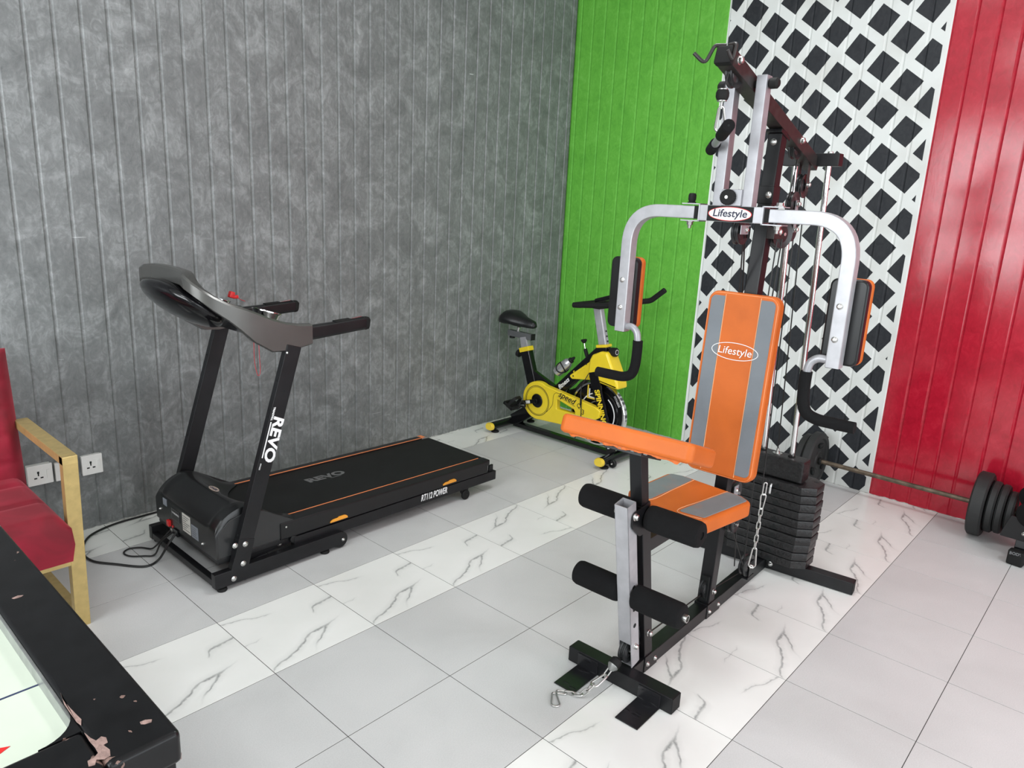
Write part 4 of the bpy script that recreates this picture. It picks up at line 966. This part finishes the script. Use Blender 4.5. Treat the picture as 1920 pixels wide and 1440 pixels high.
# ================================================================== EXERCISE BIKE
def build_bike():
    b = thing('exercise_bike', 'black and yellow spin bike with silver posts in the room corner', 'exercise bike', (-.66, -.62, 0))
    cx = -.66
    P = lambda y, z, x=cx: Vector((x, y, z))
    for nm, y in (('rear_stabiliser', -.180), ('front_stabiliser', -1.085)):
        o = MB().sweep([(-.885, y, .046), (-.435, y, .046)], rrect(.062, .046, .022, 5), up=(0, 0, 1)).build(nm, 'blackgloss', b)
        for s in (-1, 1):
            MB().sweep([(cx + s * .222, y, .046), (cx + s * .238, y, .046), (cx + s * .246, y, .046)], rrect(.066, .050, .024, 5), up=(0, 0, 1), scales=[1, 1, .86]).build('end_cap', 'yellowcap', o)
            MB().lathe((cx + s * .185, y - .005, 0), (0, 0, 1), [(0, 0), (.026, 0), (.028, .006), (.022, .012), (.008, .014), (.008, .026), (0, .026)], 20).build('levelling_foot', 'rubber', o)
        if nm == 'front_stabiliser':
            for s in (-1, 1):
                w = MB().cyl((cx + s * .150 - .010, y - .040, .030), (cx + s * .150 + .010, y - .040, .030), .026, 22, .004).build('transport_wheel', 'blacksatin', o); bolt(w, (cx + s * .150 + s * .010, y - .040, .030), (s, 0, 0), .005)
                MB().box((cx + s * .150, y - .025, .042), (.026, .030, .016), None, .003).build('wheel_fork', 'black', o)
    MB().bar(P(-.20, .030), P(-1.07, .030), .045, .030).build('floor_rail', 'blackgloss', b)
    MB().bar(P(-.195, .055), P(-.455, .235), .055, .085, bev=.006).build('rear_strut', 'blackgloss', b)
    st = MB().bar(P(-.385, .235), P(-.268, .562), .050, .078, bev=.010, seg=3).build('seat_tube', 'blackgloss', b)
    MB().bar(P(-.272, .552), P(-.262, .582), .056, .084, bev=.004).build('collar', 'yellow', st)
    MB().lathe(P(-.235, .520), (0, 1, .2), [(0, 0), (.008, 0), (.008, .020), (.024, .022), (.026, .030), (.024, .044), (0, .046)], 18).build('adjuster_knob', 'rubber', st)
    sp = MB().bar(P(-.266, .57), P(-.245, .650), .040, .060, bev=.006).build('seat_post', 'silver', b)
    sl = MB().bar(P(-.105, .657), P(-.318, .655), .038, .040, bev=.003).build('seat_slider', 'steelgrey', b)
    MB().box(P(-.3195, .655), (.040, .005, .042), None, .001).build('end_cap', 'rubber', sl)
    MB().lathe(P(-.135, .634), (0, 0, -1), [(0, 0), (.018, 0), (.020, .004), (.018, .012), (.008, .014), (0, .014)], 16).build('slider_knob', 'rubber', sl)
    MB().cyl(P(-.185, .672), P(-.190, .705), .012, 14).build('saddle_clamp', 'zinc', sl)
    # saddle: lofted sections from tail to nose
    sec = [(-.060, .030, .745, .020), (-.072, .080, .752, .040), (-.105, .098, .760, .052), (-.150, .098, .762, .050), (-.195, .080, .752, .046), (-.240, .052, .744, .038), (-.290, .036, .738, .032), (-.325, .028, .735, .026), (-.340, .012, .734, .012)]
    vs = []; fs = []; n = 20
    for (y, hw, zc, hh) in sec:
        for i in range(n):
            a = 2 * math.pi * i / n; c, s_ = math.cos(a), math.sin(a)
            vs.append((cx + hw * math.copysign(abs(c) ** .75, c), y, zc + hh * (s_ if s_ > 0 else s_ * .85) - (.006 * (abs(c) ** 3))))
    for k in range(len(sec) - 1):
        for i in range(n): fs.append((k * n + i, k * n + (i + 1) % n, (k + 1) * n + (i + 1) % n, (k + 1) * n + i))
    fs += [tuple(range(n)), tuple(range((len(sec) - 1) * n, len(sec) * n))]
    sd = MB().faces(vs, fs).build('saddle', 'blacksatin', b, angle=60)
    # main frame: low V between seat tube and head
    fr = MB(); fr.bar(P(-.335, .410), P(-.575, .320), .042, .062, bev=.010, seg=3); fr = fr.build('rear_frame_tube', 'blackgloss', b)
    MB().bar(P(-.525, .300), P(-.890, .665), .044, .078, bev=.010, seg=3).build('front_frame_tube', 'blackgloss', b)
    fd = Vector((0, -.365, .365)).normalized()
    text('frame_lettering', 'fitness', .042, frame_mx(P(-.618, .402, cx - .0220), fd, (0, .7, .7)), 'white', b, bold=.0008, width=1.0, shear=.25)
    text('frame_lettering', 'S', .032, frame_mx(P(-.700, .490, cx - .0220), fd, (0, .7, .7)), 'yellow', b, bold=.0012)
    # fork, head and handlebar post
    fk = MB()
    for s in (-1, 1): fk.bar(P(-.872, .520, cx + s * .052), P(-1.045, .055, cx + s * .052), .018, .060, up=(0, 1, 0), bev=.004)
    fk.bar(P(-.862, .53), P(-.888, .45), .118, .060, up=(0, 1, 0), bev=.004)
    fk = fk.build('fork', 'blackgloss', b)
    dd = Vector((0, -.173, -.465)).normalized()
    for (nm, tx, y0, z0, sz, mt_) in (('fork_lettering', 'SPINNING', -.945, .320, .050, 'yellow'), ('fork_lettering', '.com', -1.022, .112, .036, 'white')):
        text(nm, tx, sz, frame_mx((cx - .0620, y0, z0), dd, (0, -1, .37)), mt_, fk, bold=.0018)
    hd = MB().bar(P(-.915, .580), P(-.893, .690), .055, .070, up=(0, 1, 0), bev=.010).build('head_tube', 'blackgloss', b)
    MB().bar(P(-.8935, .684), P(-.890, .702), .062, .078, up=(0, 1, 0), bev=.004).build('collar', 'yellow', hd)
    hp = MB().bar(P(-.893, .69), P(-.826, .935), .040, .056, up=(0, 1, 0), bev=.007, seg=3).build('handlebar_post', 'brightsilver', b)
    for k in range(3): MB().cyl(P(-.9165 + .0085 * k, .725 + .030 * k), P(-.9185 + .0085 * k, .7256 + .030 * k), .0055, 12).build('pin_hole', 'dark', hp)
    kb = MB().lathe(P(-.925, .662), (0, -1, .10), [(0, 0), (.012, 0), (.012, .020), (.024, .022), (.028, .028), (.028, .060), (.024, .066), (0, .066)], 20).build('head_knob', 'rubber', b)
    MB().lathe(P(-.9905, .6685), (0, -1, .10), [(.013, 0), (.016, 0), (.016, .0008), (.013, .0008)], 20).build('knob_ring', 'white', kb)
    br = MB().cyl(P(-.775, .600), P(-.752, .650), .012, 14).build('brake_sleeve', 'rubber', b)
    MB().cyl(P(-.754, .648), P(-.742, .690), .004, 8).build('brake_rod', 'chrome', br)
    MB().lathe(P(-.743, .684), (0, .25, 1), [(0, 0), (.008, 0), (.018, .014), (.020, .022), (.016, .026), (0, .027)], 16).build('brake_knob', 'rubber', br)
    # yellow shroud under the head
    sh = MB()
    sh.prism(round_poly([(.905, .665), (.845, .635), (.828, .60), (.822, .485), (.90, .470), (1.055, .452), (1.045, .500), (1.00, .585), (.955, .668)], [.02, .02, .02, .01, .0, .012, .03, .03, .02]), .112, frame_mx(P(0, 0, cx + .056), (0, -1, 0), (0, 0, 1)) , .016, 3)
    sh = sh.build('head_shroud', 'yellow', b, angle=60)
    MB().prism(round_poly([(.838, .600), (.665, .465), (.690, .448), (.835, .470)], [.01, .012, .01, .01]), .070, frame_mx(P(0, 0, cx + .035), (0, -1, 0), (0, 0, 1)), .006, 2).build('shroud_wing', 'yellow', sh, angle=60)
    for (y, z) in ((-.700, .470), (-.795, .565)): bolt(sh, (cx - .035, y, z), (-1, 0, 0), .004, .003, 'dark')
    # flywheel
    wc = P(-.890, .262)
    wh = MB().lathe(wc - Vector((.018, 0, 0)), (1, 0, 0), [(0, .010), (.060, .010), (.062, .004), (.150, .004), (.155, .010), (.186, .010), (.190, .0), (.202, .0), (.205, .006), (.205, .030), (.202, .036), (.190, .036), (.186, .026), (.155, .026), (.150, .032), (.062, .032), (.060, .026), (0, .026)], 64).build('flywheel', 'blackgloss', b)
    MB().lathe(wc - Vector((.0185, 0, 0)), (1, 0, 0), [(.1915, .037), (.2015, .037), (.2062, .031), (.2062, .006), (.2015, .0), (.1915, .0)], 64).build('rim', 'chrome', wh)
    def arc(r0, r1, a0, a1, mt_, x):
        n_ = 20; vs = []; fs = []
        for i in range(n_ + 1):
            a = R(a0 + (a1 - a0) * i / n_)
            for r_ in (r0, r1): vs += [(x, wc.y - r_ * math.cos(a), wc.z + r_ * math.sin(a)), (x + .001, wc.y - r_ * math.cos(a), wc.z + r_ * math.sin(a))]
        for i in range(n_):
            q = 4 * i; fs += [(q, q + 2, q + 6, q + 4), (q + 1, q + 3, q + 7, q + 5), (q, q + 1, q + 5, q + 4), (q + 2, q + 3, q + 7, q + 6)]
        MB().faces(vs, fs).build('wheel_stripe', mt_, wh)
    xs = cx - .0150
    arc(.126, .133, -25, 55, 'white', xs); arc(.126, .133, 110, 160, 'white', xs); arc(.126, .133, 190, 250, 'white', xs); arc(.075, .080, 60, 150, 'alu', xs)
    for k, ch in enumerate('FITNESS'):
        a = R(52 - 8 * k); text('wheel_lettering', ch, .022, frame_mx((xs + .0002, wc.y - .165 * math.cos(a) + .0, wc.z + .165 * math.sin(a)), (0, -math.sin(a), -math.cos(a)), (0, -math.cos(a), math.sin(a))), 'white', wh, extrude=.0004) if False else None
    lt = frame_mx((cx - .0095, wc.y - .1205, wc.z + .121), (0, -.70, -.70), (0, -.7, .7))
    text('wheel_lettering', 'FITNESS', .021, frame_mx((cx - .0090, wc.y - .136, wc.z + .105), (0, -.58, -.80), (0, -.80, .58)), 'white', wh, extrude=.0008)
    MB().prism([(-.030, .0), (.030, .0), (.030, .010), (-.020, .012), (-.020, .090), (-.030, .090)], .0012, frame_mx((xs, wc.y + .055, wc.z + .085), (0, -1, 0), (0, 0, 1))).build('wheel_mark', 'yellowcap', wh)
    MB().prism([(-.022, .018), (.022, .018), (.022, .024), (-.014, .026), (-.014, .075), (-.022, .075)], .0014, frame_mx((xs, wc.y + .050, wc.z + .075), (0, -1, 0), (0, 0, 1))).build('wheel_mark', 'white', wh)
    MB().tube([Vector((cx - .012, wc.y + .20 * math.cos(a), wc.z + .225 * math.sin(a))) for a in [R(35 + 7 * i) for i in range(11)]], .012, 10).build('brake_shoe', 'rubber', b)
    # belt guard with window
    gx = cx - .070
    oc = (.455, .262); rr = .122
    outer = []
    for i in range(25): a = R(62 + 220 * i / 24); outer.append((oc[0] + rr * math.cos(a), oc[1] + rr * math.sin(a)))
    outer += [(.70, .155), (.80, .178), (.905, .235), (.945, .262), (.950, .300), (.92, .315)]
    hole = round_poly([(.610, .315), (.760, .275), (.775, .252), (.765, .236), (.612, .236)], [.015, .01, .012, .012, .015])
    gm = frame_mx((gx + .010, 0, 0), (0, -1, 0), (0, 0, 1))
    gd = holed('belt_guard', outer, [hole], .030, gm, 'yellow', b, bev=.006)
    def ring(r0, r1, mt_, z, nm): MB().lathe((gx - z, -oc[0], oc[1]), (-1, 0, 0), [(r0, 0), (r1, 0), (r1, .0012), (r0, .0012)], 48).build(nm, mt_, gd)
    fz = .0112 + .0
    ring(.098, .1012, 'dark', fz, 'guard_stripe'); ring(.091, .0930, 'dark', fz, 'guard_stripe')
    gl = lambda pts, r: MB().tube([(gx - fz - .0002, -y, z) for y, z in pts], r, 6).build('guard_stripe', 'dark', gd)
    gl(smooth_path([Vector((.540, .205, 0)), Vector((.585, .260, 0)), Vector((.590, .320, 0)), Vector((.605, .345, 0)), Vector((.640, .345, 0))], 5) and [(v.x, v.y) for v in smooth_path([Vector((.540, .205, 0)), Vector((.583, .260, 0)), (Vector((.588, .320, 0))), Vector((.605, .346, 0)), Vector((.640, .346, 0))], 5)], .0013)
    sl_ = Vector((0, -1, -.24)).normalized()
    text('guard_lettering', 'speed', .056, frame_mx((gx - fz, -.695, .333), sl_, (0, -.24, 1)), 'dark', gd, bold=.0008, shear=.35)
    text('guard_lettering', 'Q', .040, frame_mx((gx - fz, -.795, .302), sl_, (0, -.24, 1)), 'dark', gd); text('guard_lettering', '3', .046, frame_mx((gx - fz, -.830, .268), (0, -1, 0), (0, 0, 1)), 'dark', gd)
    gl([(.625, .328), (.765, .292)], .0012)
    MB().cyl((gx - .009, -oc[0], oc[1]), (gx - .020, -oc[0], oc[1]), .046, 32, .004).build('crank_boss', 'blackgloss', gd)
    # cranks and pedals
    for s in (-1, 1):
        x0 = gx - .018 if s < 0 else cx + .060; x1 = x0 + s * .020
        ca = Vector((x0 + s * .006, -oc[0], oc[1])); dirc = Vector((0, .96, -.29)) * (1 if s < 0 else -1); ce = ca + dirc * .150 + Vector((s * .012, 0, 0))
        ck = MB().bar(ca, ce, .014, .028, up=(0, 0, 1), bev=.004).build('crank', 'blackgloss', b)
        MB().cyl(ca - Vector((s * .01, 0, 0)), ca + Vector((s * .012, 0, 0)), .017, 16, .002).build('crank_nut', 'blackgloss', ck)
        if s < 0: MB().bar(ca + dirc * .045 + Vector((-.0045, 0, 0)), ca + dirc * .080 + Vector((-.007, 0, 0)), .015, .020, up=(0, 0, 1), bev=0.001).build('sticker', 'label', ck)
        pc = ce + Vector((s * .055, .004, -.004)); pr = Matrix.Rotation(R(25), 3, 'X')
        pd = MB(); pd.box(pc, (.090, .024, .026), pr, .004)
        for dy in (-.036, .036): pd.box(pc + pr @ Vector((0, dy, 0)), (.092, .012, .022), pr, .003)
        for dx in (-.042, .042): pd.box(pc + Vector((dx, 0, 0)), (.008, .080, .020), pr, .002)
        pd = pd.build('pedal', 'rubber', ck)
        MB().tube(fillet([pc + pr @ Vector((-.036, -.036, .01)), pc + pr @ Vector((-.034, -.085, .035)), pc + pr @ Vector((-.020, -.060, .070)), pc + pr @ Vector((.020, -.060, .070)), pc + pr @ Vector((.034, -.085, .035)), pc + pr @ Vector((.036, -.036, .01))], .02, 4), .006, 8).build('toe_cage', 'rubber', pd)
        MB().sweep(fillet([pc + pr @ Vector((-.044, .0, .0)), pc + pr @ Vector((-.040, -.02, .075)), pc + pr @ Vector((.040, -.02, .075)), pc + pr @ Vector((.044, 0, 0))], .03, 5), [(-.010, -.0012), (.010, -.0012), (.010, .0012), (-.010, .0012)], up=(1, 0, 0)).build('toe_strap', 'rubber', pd)
    # handlebar
    hb = MB()
    for s in (-1, 1):
        x = cx + s * .140
        hb.tube(fillet([(x, -.745, .935), (x, -.99, .962), (x + s * .02, -1.095, .985), (x + s * .015, -1.185, 1.058)], [.05, .07], 6), .0165, 12)
    hb.tube(fillet([(cx - .140, -.80, .940), (cx - .140, -.742, .934), (cx + .140, -.742, .934), (cx + .140, -.80, .940)], .05, 6), .0165, 12)
    hb.tube([(cx - .14, -.835, .944), (cx + .14, -.835, .944)], .014, 10)
    hb = hb.build('handlebar', 'rubber', b)
    mn = MB().box((cx - .02, -.905, .985), (.110, .120, .028), Matrix.Rotation(R(-18), 3, 'X'), .008, 3).build('monitor', 'blackgloss', hb)
    MB().box((cx, -.830, .930), (.070, .070, .030), None, .004).build('stem_clamp', 'rubber', hb)
    # cables and straps that hang from the head
    MB().tube(smooth_path([(cx - .045, -.835, .53), (cx - .075, -.800, .42), (cx - .088, -.815, .33), (cx - .088, -.82, .24), (cx - .086, -.80, .13), (cx - .08, -.775, .075)], 6), .003, 6).build('sensor_lead', 'cable', b)
    MB().box((cx - .0885, -.813, .335), (.006, .012, .050), None, .002).build('lead_clip', 'rubber', b)
    return b
build_bike()
# bottle that sits in the cage on the sloping tube
wb = thing('water_bottle', 'silver sports bottle with black spout strapped to the bike frame', 'bottle', (-.66, -.60, .46))
ax = Vector((0, -.74, .67)).normalized(); o0 = Vector((-.665, -.545, .462))
MB().lathe(o0, ax, [(0, 0), (.030, 0), (.034, .004), (.034, .105), (.030, .122), (.020, .134), (.019, .140), (0, .140)], 28).build('body', 'bottle', wb)
MB().lathe(o0 + ax * .138, ax, [(0, 0), (.019, 0), (.020, .010), (.012, .016), (.010, .030), (.006, .042), (0, .043)], 18).build('spout_cap', 'rubber', wb)
q = ax.to_track_quat('Z', 'Y').to_matrix()
for k in (0, 1):
    pts = []
    for i in range(24):
        a = 2 * math.pi * i / 24; pts.append(o0 + ax * (.060 + .028 * math.cos(a) * (1 if k else -1)) + q @ Vector((.0365 * math.cos(a), .0365 * math.sin(a), 0)))
    MB().tube(pts, .0035, 8, closed=True, up=ax).build('cage_strap', 'rubber', wb)

# ================================================================== BARBELL
bb = thing('barbell', 'rusty barbell with black weight plates lying along the foot of the red wall', 'barbell', (-.155, -2.45, 0))
bz_ = .164
MB().cyl((-.155, -1.93, bz_), (-.150, -3.06, bz_ - .003), .0125, 18, .002).build('bar', 'rust', bb)
def disc(y0, y1, r, mt_='ironcoat'):
    w = y1 - y0
    o = MB().lathe((-.153, y1, bz_), (0, -1, 0), [(.0135, .002), (r * .30, .0), (r * .34, w * .12), (r * .74, w * .14), (r * .80, .0), (r * .94, 0), (r, .008), (r, w - .008), (r * .94, w), (r * .80, w), (r * .74, w * .86), (r * .34, w * .88), (r * .30, w), (.0135, w - .002)], 56).build('weight_plate', mt_, bb)
    return o
disc(-2.925, -2.862, .163); disc(-2.965, -2.928, .130); disc(-3.003, -2.968, .124); disc(-3.040, -3.006, .100)
dl = disc(-2.088, -2.038, .163); disc(-2.034, -1.990, .140)
for k in range(3):
    a = R(90 + 120 * k); n_ = 10; pts = []
    MB().box((-.153 + .090 * math.cos(a), -2.0885, bz_ + .090 * math.sin(a)), (.052, .012, .026), Matrix.Rotation(-a - math.pi / 2, 3, 'Y'), .010, 3).build('grip_slot', 'dark', dl)
MB().cyl((-.153, -3.043, bz_), (-.153, -3.058, bz_), .022, 20, .003).build('collar', 'rubber', bb)
MB().cyl((-.155, -2.0905, bz_), (-.155, -2.105, bz_), .022, 20, .003).build('collar', 'rubber', bb)

# ================================================================== WEIGHT BENCH (mostly outside the frame)
wb2 = thing('weight_bench', 'black weight bench with foam roller and rubber foot at the right picture edge', 'bench', (-.42, -3.4, 0))
bt = MB().bar((-.400, -3.110, .040), (-.140, -3.100, .040), .052, .045).build('foot_tube', 'black', wb2)
fcap = MB().box((-.405, -3.104, .036), (.045, .066, .070), Matrix.Rotation(R(-8), 3, 'Z'), .007, 3).build('foot_cap', 'rubber', wb2)
text('embossed_lettering', 'BODY', .018, frame_mx((-.4305, -3.101, .060), (.1, -1, 0), (.05, 0, 1)), 'steelgrey', fcap, bold=.0006, extrude=.0012)
MB().bar((-.330, -3.108, .060), (-.300, -3.108, .210), .050, .050, up=(1, 0, 0), bev=.003).build('upright', 'black', wb2)
gp_ = MB().prism(round_poly([(-.060, -.05), (.075, -.05), (.075, .05), (-.030, .06)], .008), .006, frame_mx((-.345, -3.075, .150), (0, -1, 0), (0, 0, 1)), .001).build('gusset_plate', 'blacksatin', wb2)
bolt(gp_, (-.352, -3.108, .137), (-1, 0, 0), .008)
MB().lathe((-.390, -3.112, .240), (.50, -.2, .0), [(0, 0), (.048, 0), (.058, .006), (.060, .016), (.060, .26), (.055, .272), (0, .272)], 32).build('foam_roller', 'foam', wb2)
MB().lathe((-.230, -3.090, .275), (.5, -.2, 0), [(0, 0), (.05, 0), (.056, .01), (.056, .10), (0, .10)], 28).build('foam_roller', 'foam', wb2)
MB().bar((-.300, -3.12, .060), (-.300, -3.90, .060), .050, .050).build('spine_tube', 'black', wb2)
MB().bar((-.300, -3.80, .060), (-.300, -3.80, .400), .050, .050, up=(1, 0, 0)).build('upright', 'black', wb2)
MB().box((-.300, -3.62, .430), (.26, .62, .06), None, .015, 3).build('bench_pad', 'blacksatin', wb2)
MB().bar((-.52, -3.88, .026), (-.08, -3.88, .026), .05, .05).build('foot_tube', 'black', wb2)

# ================================================================== ARMCHAIR
def build_chair():
    c = thing('armchair', 'red velvet armchair with tufted seat and square gold metal frame', 'armchair', (-3.89, -.5, 0))
    xr, xl = -3.583, -4.235
    for x in (xr, xl):
        fr = MB()
        top_f, bot_f = Vector((x, -.826, .628)), Vector((x, -.782, .0))
        fr.bar((x, -.782, .0), (x, -.826, .645), .046, .034, up=(0, 1, 0), bev=.002)
        fr.bar((x, -.842, .630), (x, -.300, .630), .046, .030, bev=.002)
        fr.bar((x, -.780, .016), (x, -.190, .016), .046, .032, bev=.002)
        xi = x + (-.075 if x == xr else .075)
        fr.bar((xi, -.205, .0), (xi, -.225, .60), .046, .034, up=(0, 1, 0), bev=.002); fr.span((min(x, xi) - .023, -.222, .0), (max(x, xi) + .023, -.188, .032), .002)
        fr.build('side_frame', 'gold', c)
    sr = MB()
    sr.span((xl, -.815, .248), (xr, -.785, .282), .002); sr.span((xl, -.235, .248), (xr, -.205, .282), .002)
    for x in (xr - .020, xl + .020): sr.span((x - .012, -.80, .250), (x + .012, -.22, .280), .002)
    sr.build('seat_rail', 'gold', c)
    # tufted cushion made as a height field over a box
    def pillow(name, w, h, d, mx, nu=44, nv=44, cells=(3, 3), depth=.009, edge=.05):
        vs = []; fs = []
        for j in range(nv + 1):
            for i in range(nu + 1):
                u, v = i / nu, j / nv; x, y = (u - .5) * w, (v - .5) * h
                ex = min(u, 1 - u) * w; ey = min(v, 1 - v) * h
                e = 1 - max(0, 1 - ex / edge) ** 2.2; f = 1 - max(0, 1 - ey / edge) ** 2.2
                su, sv = (u * cells[0]) % 1, (v * cells[1]) % 1
                q = math.exp(-(min(su, 1 - su) / .06) ** 2) + math.exp(-(min(sv, 1 - sv) / .06) ** 2)
                z = d - .045 * (1 - e * f) - depth * min(q, 1.5) * e * f
                vs.append(mx @ Vector((x, y, z)))
        W_ = nu + 1
        for j in range(nv):
            for i in range(nu): fs.append((j * W_ + i, j * W_ + i + 1, (j + 1) * W_ + i + 1, (j + 1) * W_ + i))
        ring = list(range(W_)) + [j * W_ + nu for j in range(1, nv + 1)] + [nv * W_ + i for i in range(nu - 1, -1, -1)] + [j * W_ for j in range(nv - 1, 0, -1)]
        base = len(vs); n = len(ring)
        for r_ in ring:
            i, j = r_ % W_, r_ // W_; vs.append(mx @ Vector(((i / nu - .5) * w * .985, (j / nv - .5) * h * .985, .0)))
        mid = len(vs)
        for r_ in ring:
            i, j = r_ % W_, r_ // W_; vs.append(mx @ Vector(((i / nu - .5) * w * 1.015, (j / nv - .5) * h * 1.015, d * .38)))
        for i in range(n):
            k = (i + 1) % n; fs += [(ring[i], ring[k], mid + k, mid + i), (mid + i, mid + k, base + k, base + i)]
        fs.append(tuple(base + i for i in range(n)))
        return MB().faces(vs, fs).build(name, 'velvet', c, angle=70)
    seat = pillow('seat_cushion', .600, .60, .165, Matrix.Translation((-3.905, -.562, .283)))
    a, b = Vector((-3.905, -.335, .400)), Vector((-3.905, -.275, .845))
    up = (b - a).normalized()
    back = pillow('back_cushion', .612, .52, .10, frame_mx((a + b) / 2 + Vector((0, .05, .02)), (1, 0, 0), up), cells=(4, 5))
    return c
build_chair()

# ================================================================== GAME TABLE
def build_table():
    t = thing('game_table', 'black game table with chipped rim and pale playing surface in the near corner', 'table', (-4.35, -1.85, 0))
    x0, x1, y0, y1, zt = -4.78, -3.925, -2.460, -1.10, .752
    rim = .100
    for nm, lo, hi in (('side_rim', (x1 - rim, y0, zt - .055), (x1, y1, zt)), ('side_rim', (x0, y0, zt - .055), (x0 + rim, y1, zt)), ('end_rim', (x0 + rim, y0, zt - .055), (x1 - rim, y0 + rim, zt - .0006)), ('end_rim', (x0 + rim, y1 - rim, zt - .055), (x1 - rim, y1, zt - .0006))):
        MB().span(lo, hi, .009, 3).build(nm, 'lacquer', t)
    ap = MB().span((x0 + .006, y0 + .006, .52), (x1 - .006, y1 - .006, zt - .05), .008, 2).build('apron', 'lacquer', t)
    pf = MB().span((x0 + rim - .004, y0 + rim - .004, zt - .045), (x1 - rim + .004, y1 - rim + .004, zt - .028)).build('playing_surface', 'playfield', t)
    for (lo, hi) in (((x1 - rim - .004, y0 + rim, zt - .030), (x1 - rim + .001, y1 - rim, zt - .004)), ((x0 + rim - .001, y0 + rim, zt - .030), (x0 + rim + .004, y1 - rim, zt - .004))):
        MB().span(lo, hi, .001).build('side_strip', 'alu', t)
    co = MB().prism([(0, 0)] + [(.055 - .055 * math.sin(R(90 * i / 8)), .055 - .055 * math.cos(R(90 * i / 8))) for i in range(9)], .027, frame_mx((x1 - rim, y0 + rim, zt - .0295), (-1, 0, 0), (0, 0, 0.0001)) if False else Matrix.Translation((x1 - rim, y0 + rim, zt - .0295)) @ Matrix.Diagonal((-1, 1, 1, 1))).build('corner_block', 'lacquer', t)
    z = zt - .0280
    MB().span((x0 + rim, -2.168, z), (x1 - rim - .004, -2.164, z + .0006)).build('blue_line', 'blue', pf)
    MB().span((x0 + rim, -1.78, z), (x1 - rim - .004, -1.774, z + .0006)).build('blue_line', 'blue', pf)
    MB().prism([(-.060, -.03), (.0, .0), (-.060, .03)], .0006, Matrix.Translation((-4.098, -2.290, z))).build('red_arrow', 'red', pf)
    # bare patches where the lacquer is knocked off
    def chip(pts, mx): MB().prism(pts, .0010, mx).build('bare_patch', 'chipwood', t)
    def blob(c, r, n=26, sy=1.0, seed=1):
        rnd = random.Random(seed); return [(c[0] + r * (.72 + .36 * rnd.random()) * math.cos(2 * math.pi * i / n), c[1] + sy * r * (.72 + .36 * rnd.random()) * math.sin(2 * math.pi * i / n)) for i in range(n)]
    Z = Matrix.Translation((0, 0, zt - .0004))
    chip([(-4.0245, -2.3704), (-4.0219, -2.3878), (-4.0185, -2.3985), (-4.0103, -2.3948), (-4.0063, -2.4016), (-4.0082, -2.413), (-4.0142, -2.4144), (-4.0114, -2.4301), (-4.0149, -2.4421), (-4.0227, -2.4428), (-4.0306, -2.4364), (-4.0355, -2.4451), (-4.0425, -2.4423), (-4.0402, -2.4311), (-4.0321, -2.4308), (-4.0248, -2.4253), (-4.024, -2.4106), (-4.0252, -2.3935)], Z)
    chip([(-3.9605, -2.4019), (-3.9533, -2.4026), (-3.9457, -2.4084), (-3.9485, -2.4136), (-3.9569, -2.4117), (-3.9612, -2.4075)], Z)
    chip([(-3.9966, -1.9001), (-3.9862, -1.8967), (-3.978, -1.9017), (-3.9824, -1.9055), (-3.9936, -1.9054)], Z)
    chip([(-4.0200, -2.2536), (-4.0225, -2.2701), (-4.0215, -2.2961), (-4.0200, -2.3175), (-4.0180, -2.3382), (-4.0225, -2.3509), (-4.0246, -2.3388), (-4.0246, -2.2856)], Z)
    Xs = Matrix.Translation((x1 - .0004, 0, 0)) @ Matrix.Rotation(R(90), 4, 'Y')
    chip(blob((-(zt - .012), y0 + .050), .004, seed=9, sy=2.4), Xs); chip(blob((-(zt - .016), y0 + .014), .006, seed=10), Xs); chip(blob((-(zt - .048), y0 + .012), .009, seed=11, sy=.5), Xs)
    for x in (x0 + .07, x1 - .07):
        for y in (y0 + .07, y1 - .07): MB().bar((x, y, 0), (x, y, .53), .07, .07, up=(1, 0, 0), bev=.004).build('leg', 'lacquer', t)
build_table()

# ================================================================== WALL SOCKETS
def socket(x0, x1, z0, z1, label, dep):
    s = thing('wall_socket', label, 'socket', ((x0 + x1) / 2, 0, z0), group='sockets on the grey wall')
    MB().span((x0 + .003, -dep + .006, z0 + .003), (x1 - .003, 0.004, z1 - .003), .002).build('back_box', 'socket', s)
    f = MB().span((x0, -dep - .004, z0), (x1, -dep + .008, z1), .0035, 2).build('face_plate', 'socket', s)
    w, h = x1 - x0, z1 - z0; cx, cz = x0 + w * .44, z0 + h * .5; y = -dep - .0045
    ins = MB().span((cx - w * .20, y - .0006, cz - h * .30), (x1 - w * .12, y + .001, cz + h * .30), .0006).build('insert', 'socket', f)
    def slot(dx, dz, ww, hh): MB().span((cx + dx - ww / 2, y - .0012, cz + dz - hh / 2), (cx + dx + ww / 2, y - .0004, cz + dz + hh / 2), .0004).build('socket_slot', 'dark', ins)
    slot(-.002, .012, .008, .010); slot(-.002, .002, .005, .010); slot(-.013, -.012, .011, .006); slot(.010, -.012, .011, .006)
    MB().box((x1 - w * .20, y - .002, cz), (w * .11, .005, h * .46), Matrix.Rotation(R(4), 3, 'X'), .001).build('rocker', 'socket', ins)
socket(-3.522, -3.428, .268, .356, 'white wall socket nearest the red armchair back, left of three', .030)
socket(-3.418, -3.334, .264, .345, 'white wall socket half hidden by the gold chair leg, middle of three', .022)
socket(-3.314, -3.230, .262, .352, 'white wall socket right of the gold chair leg, nearest the treadmill', .022)
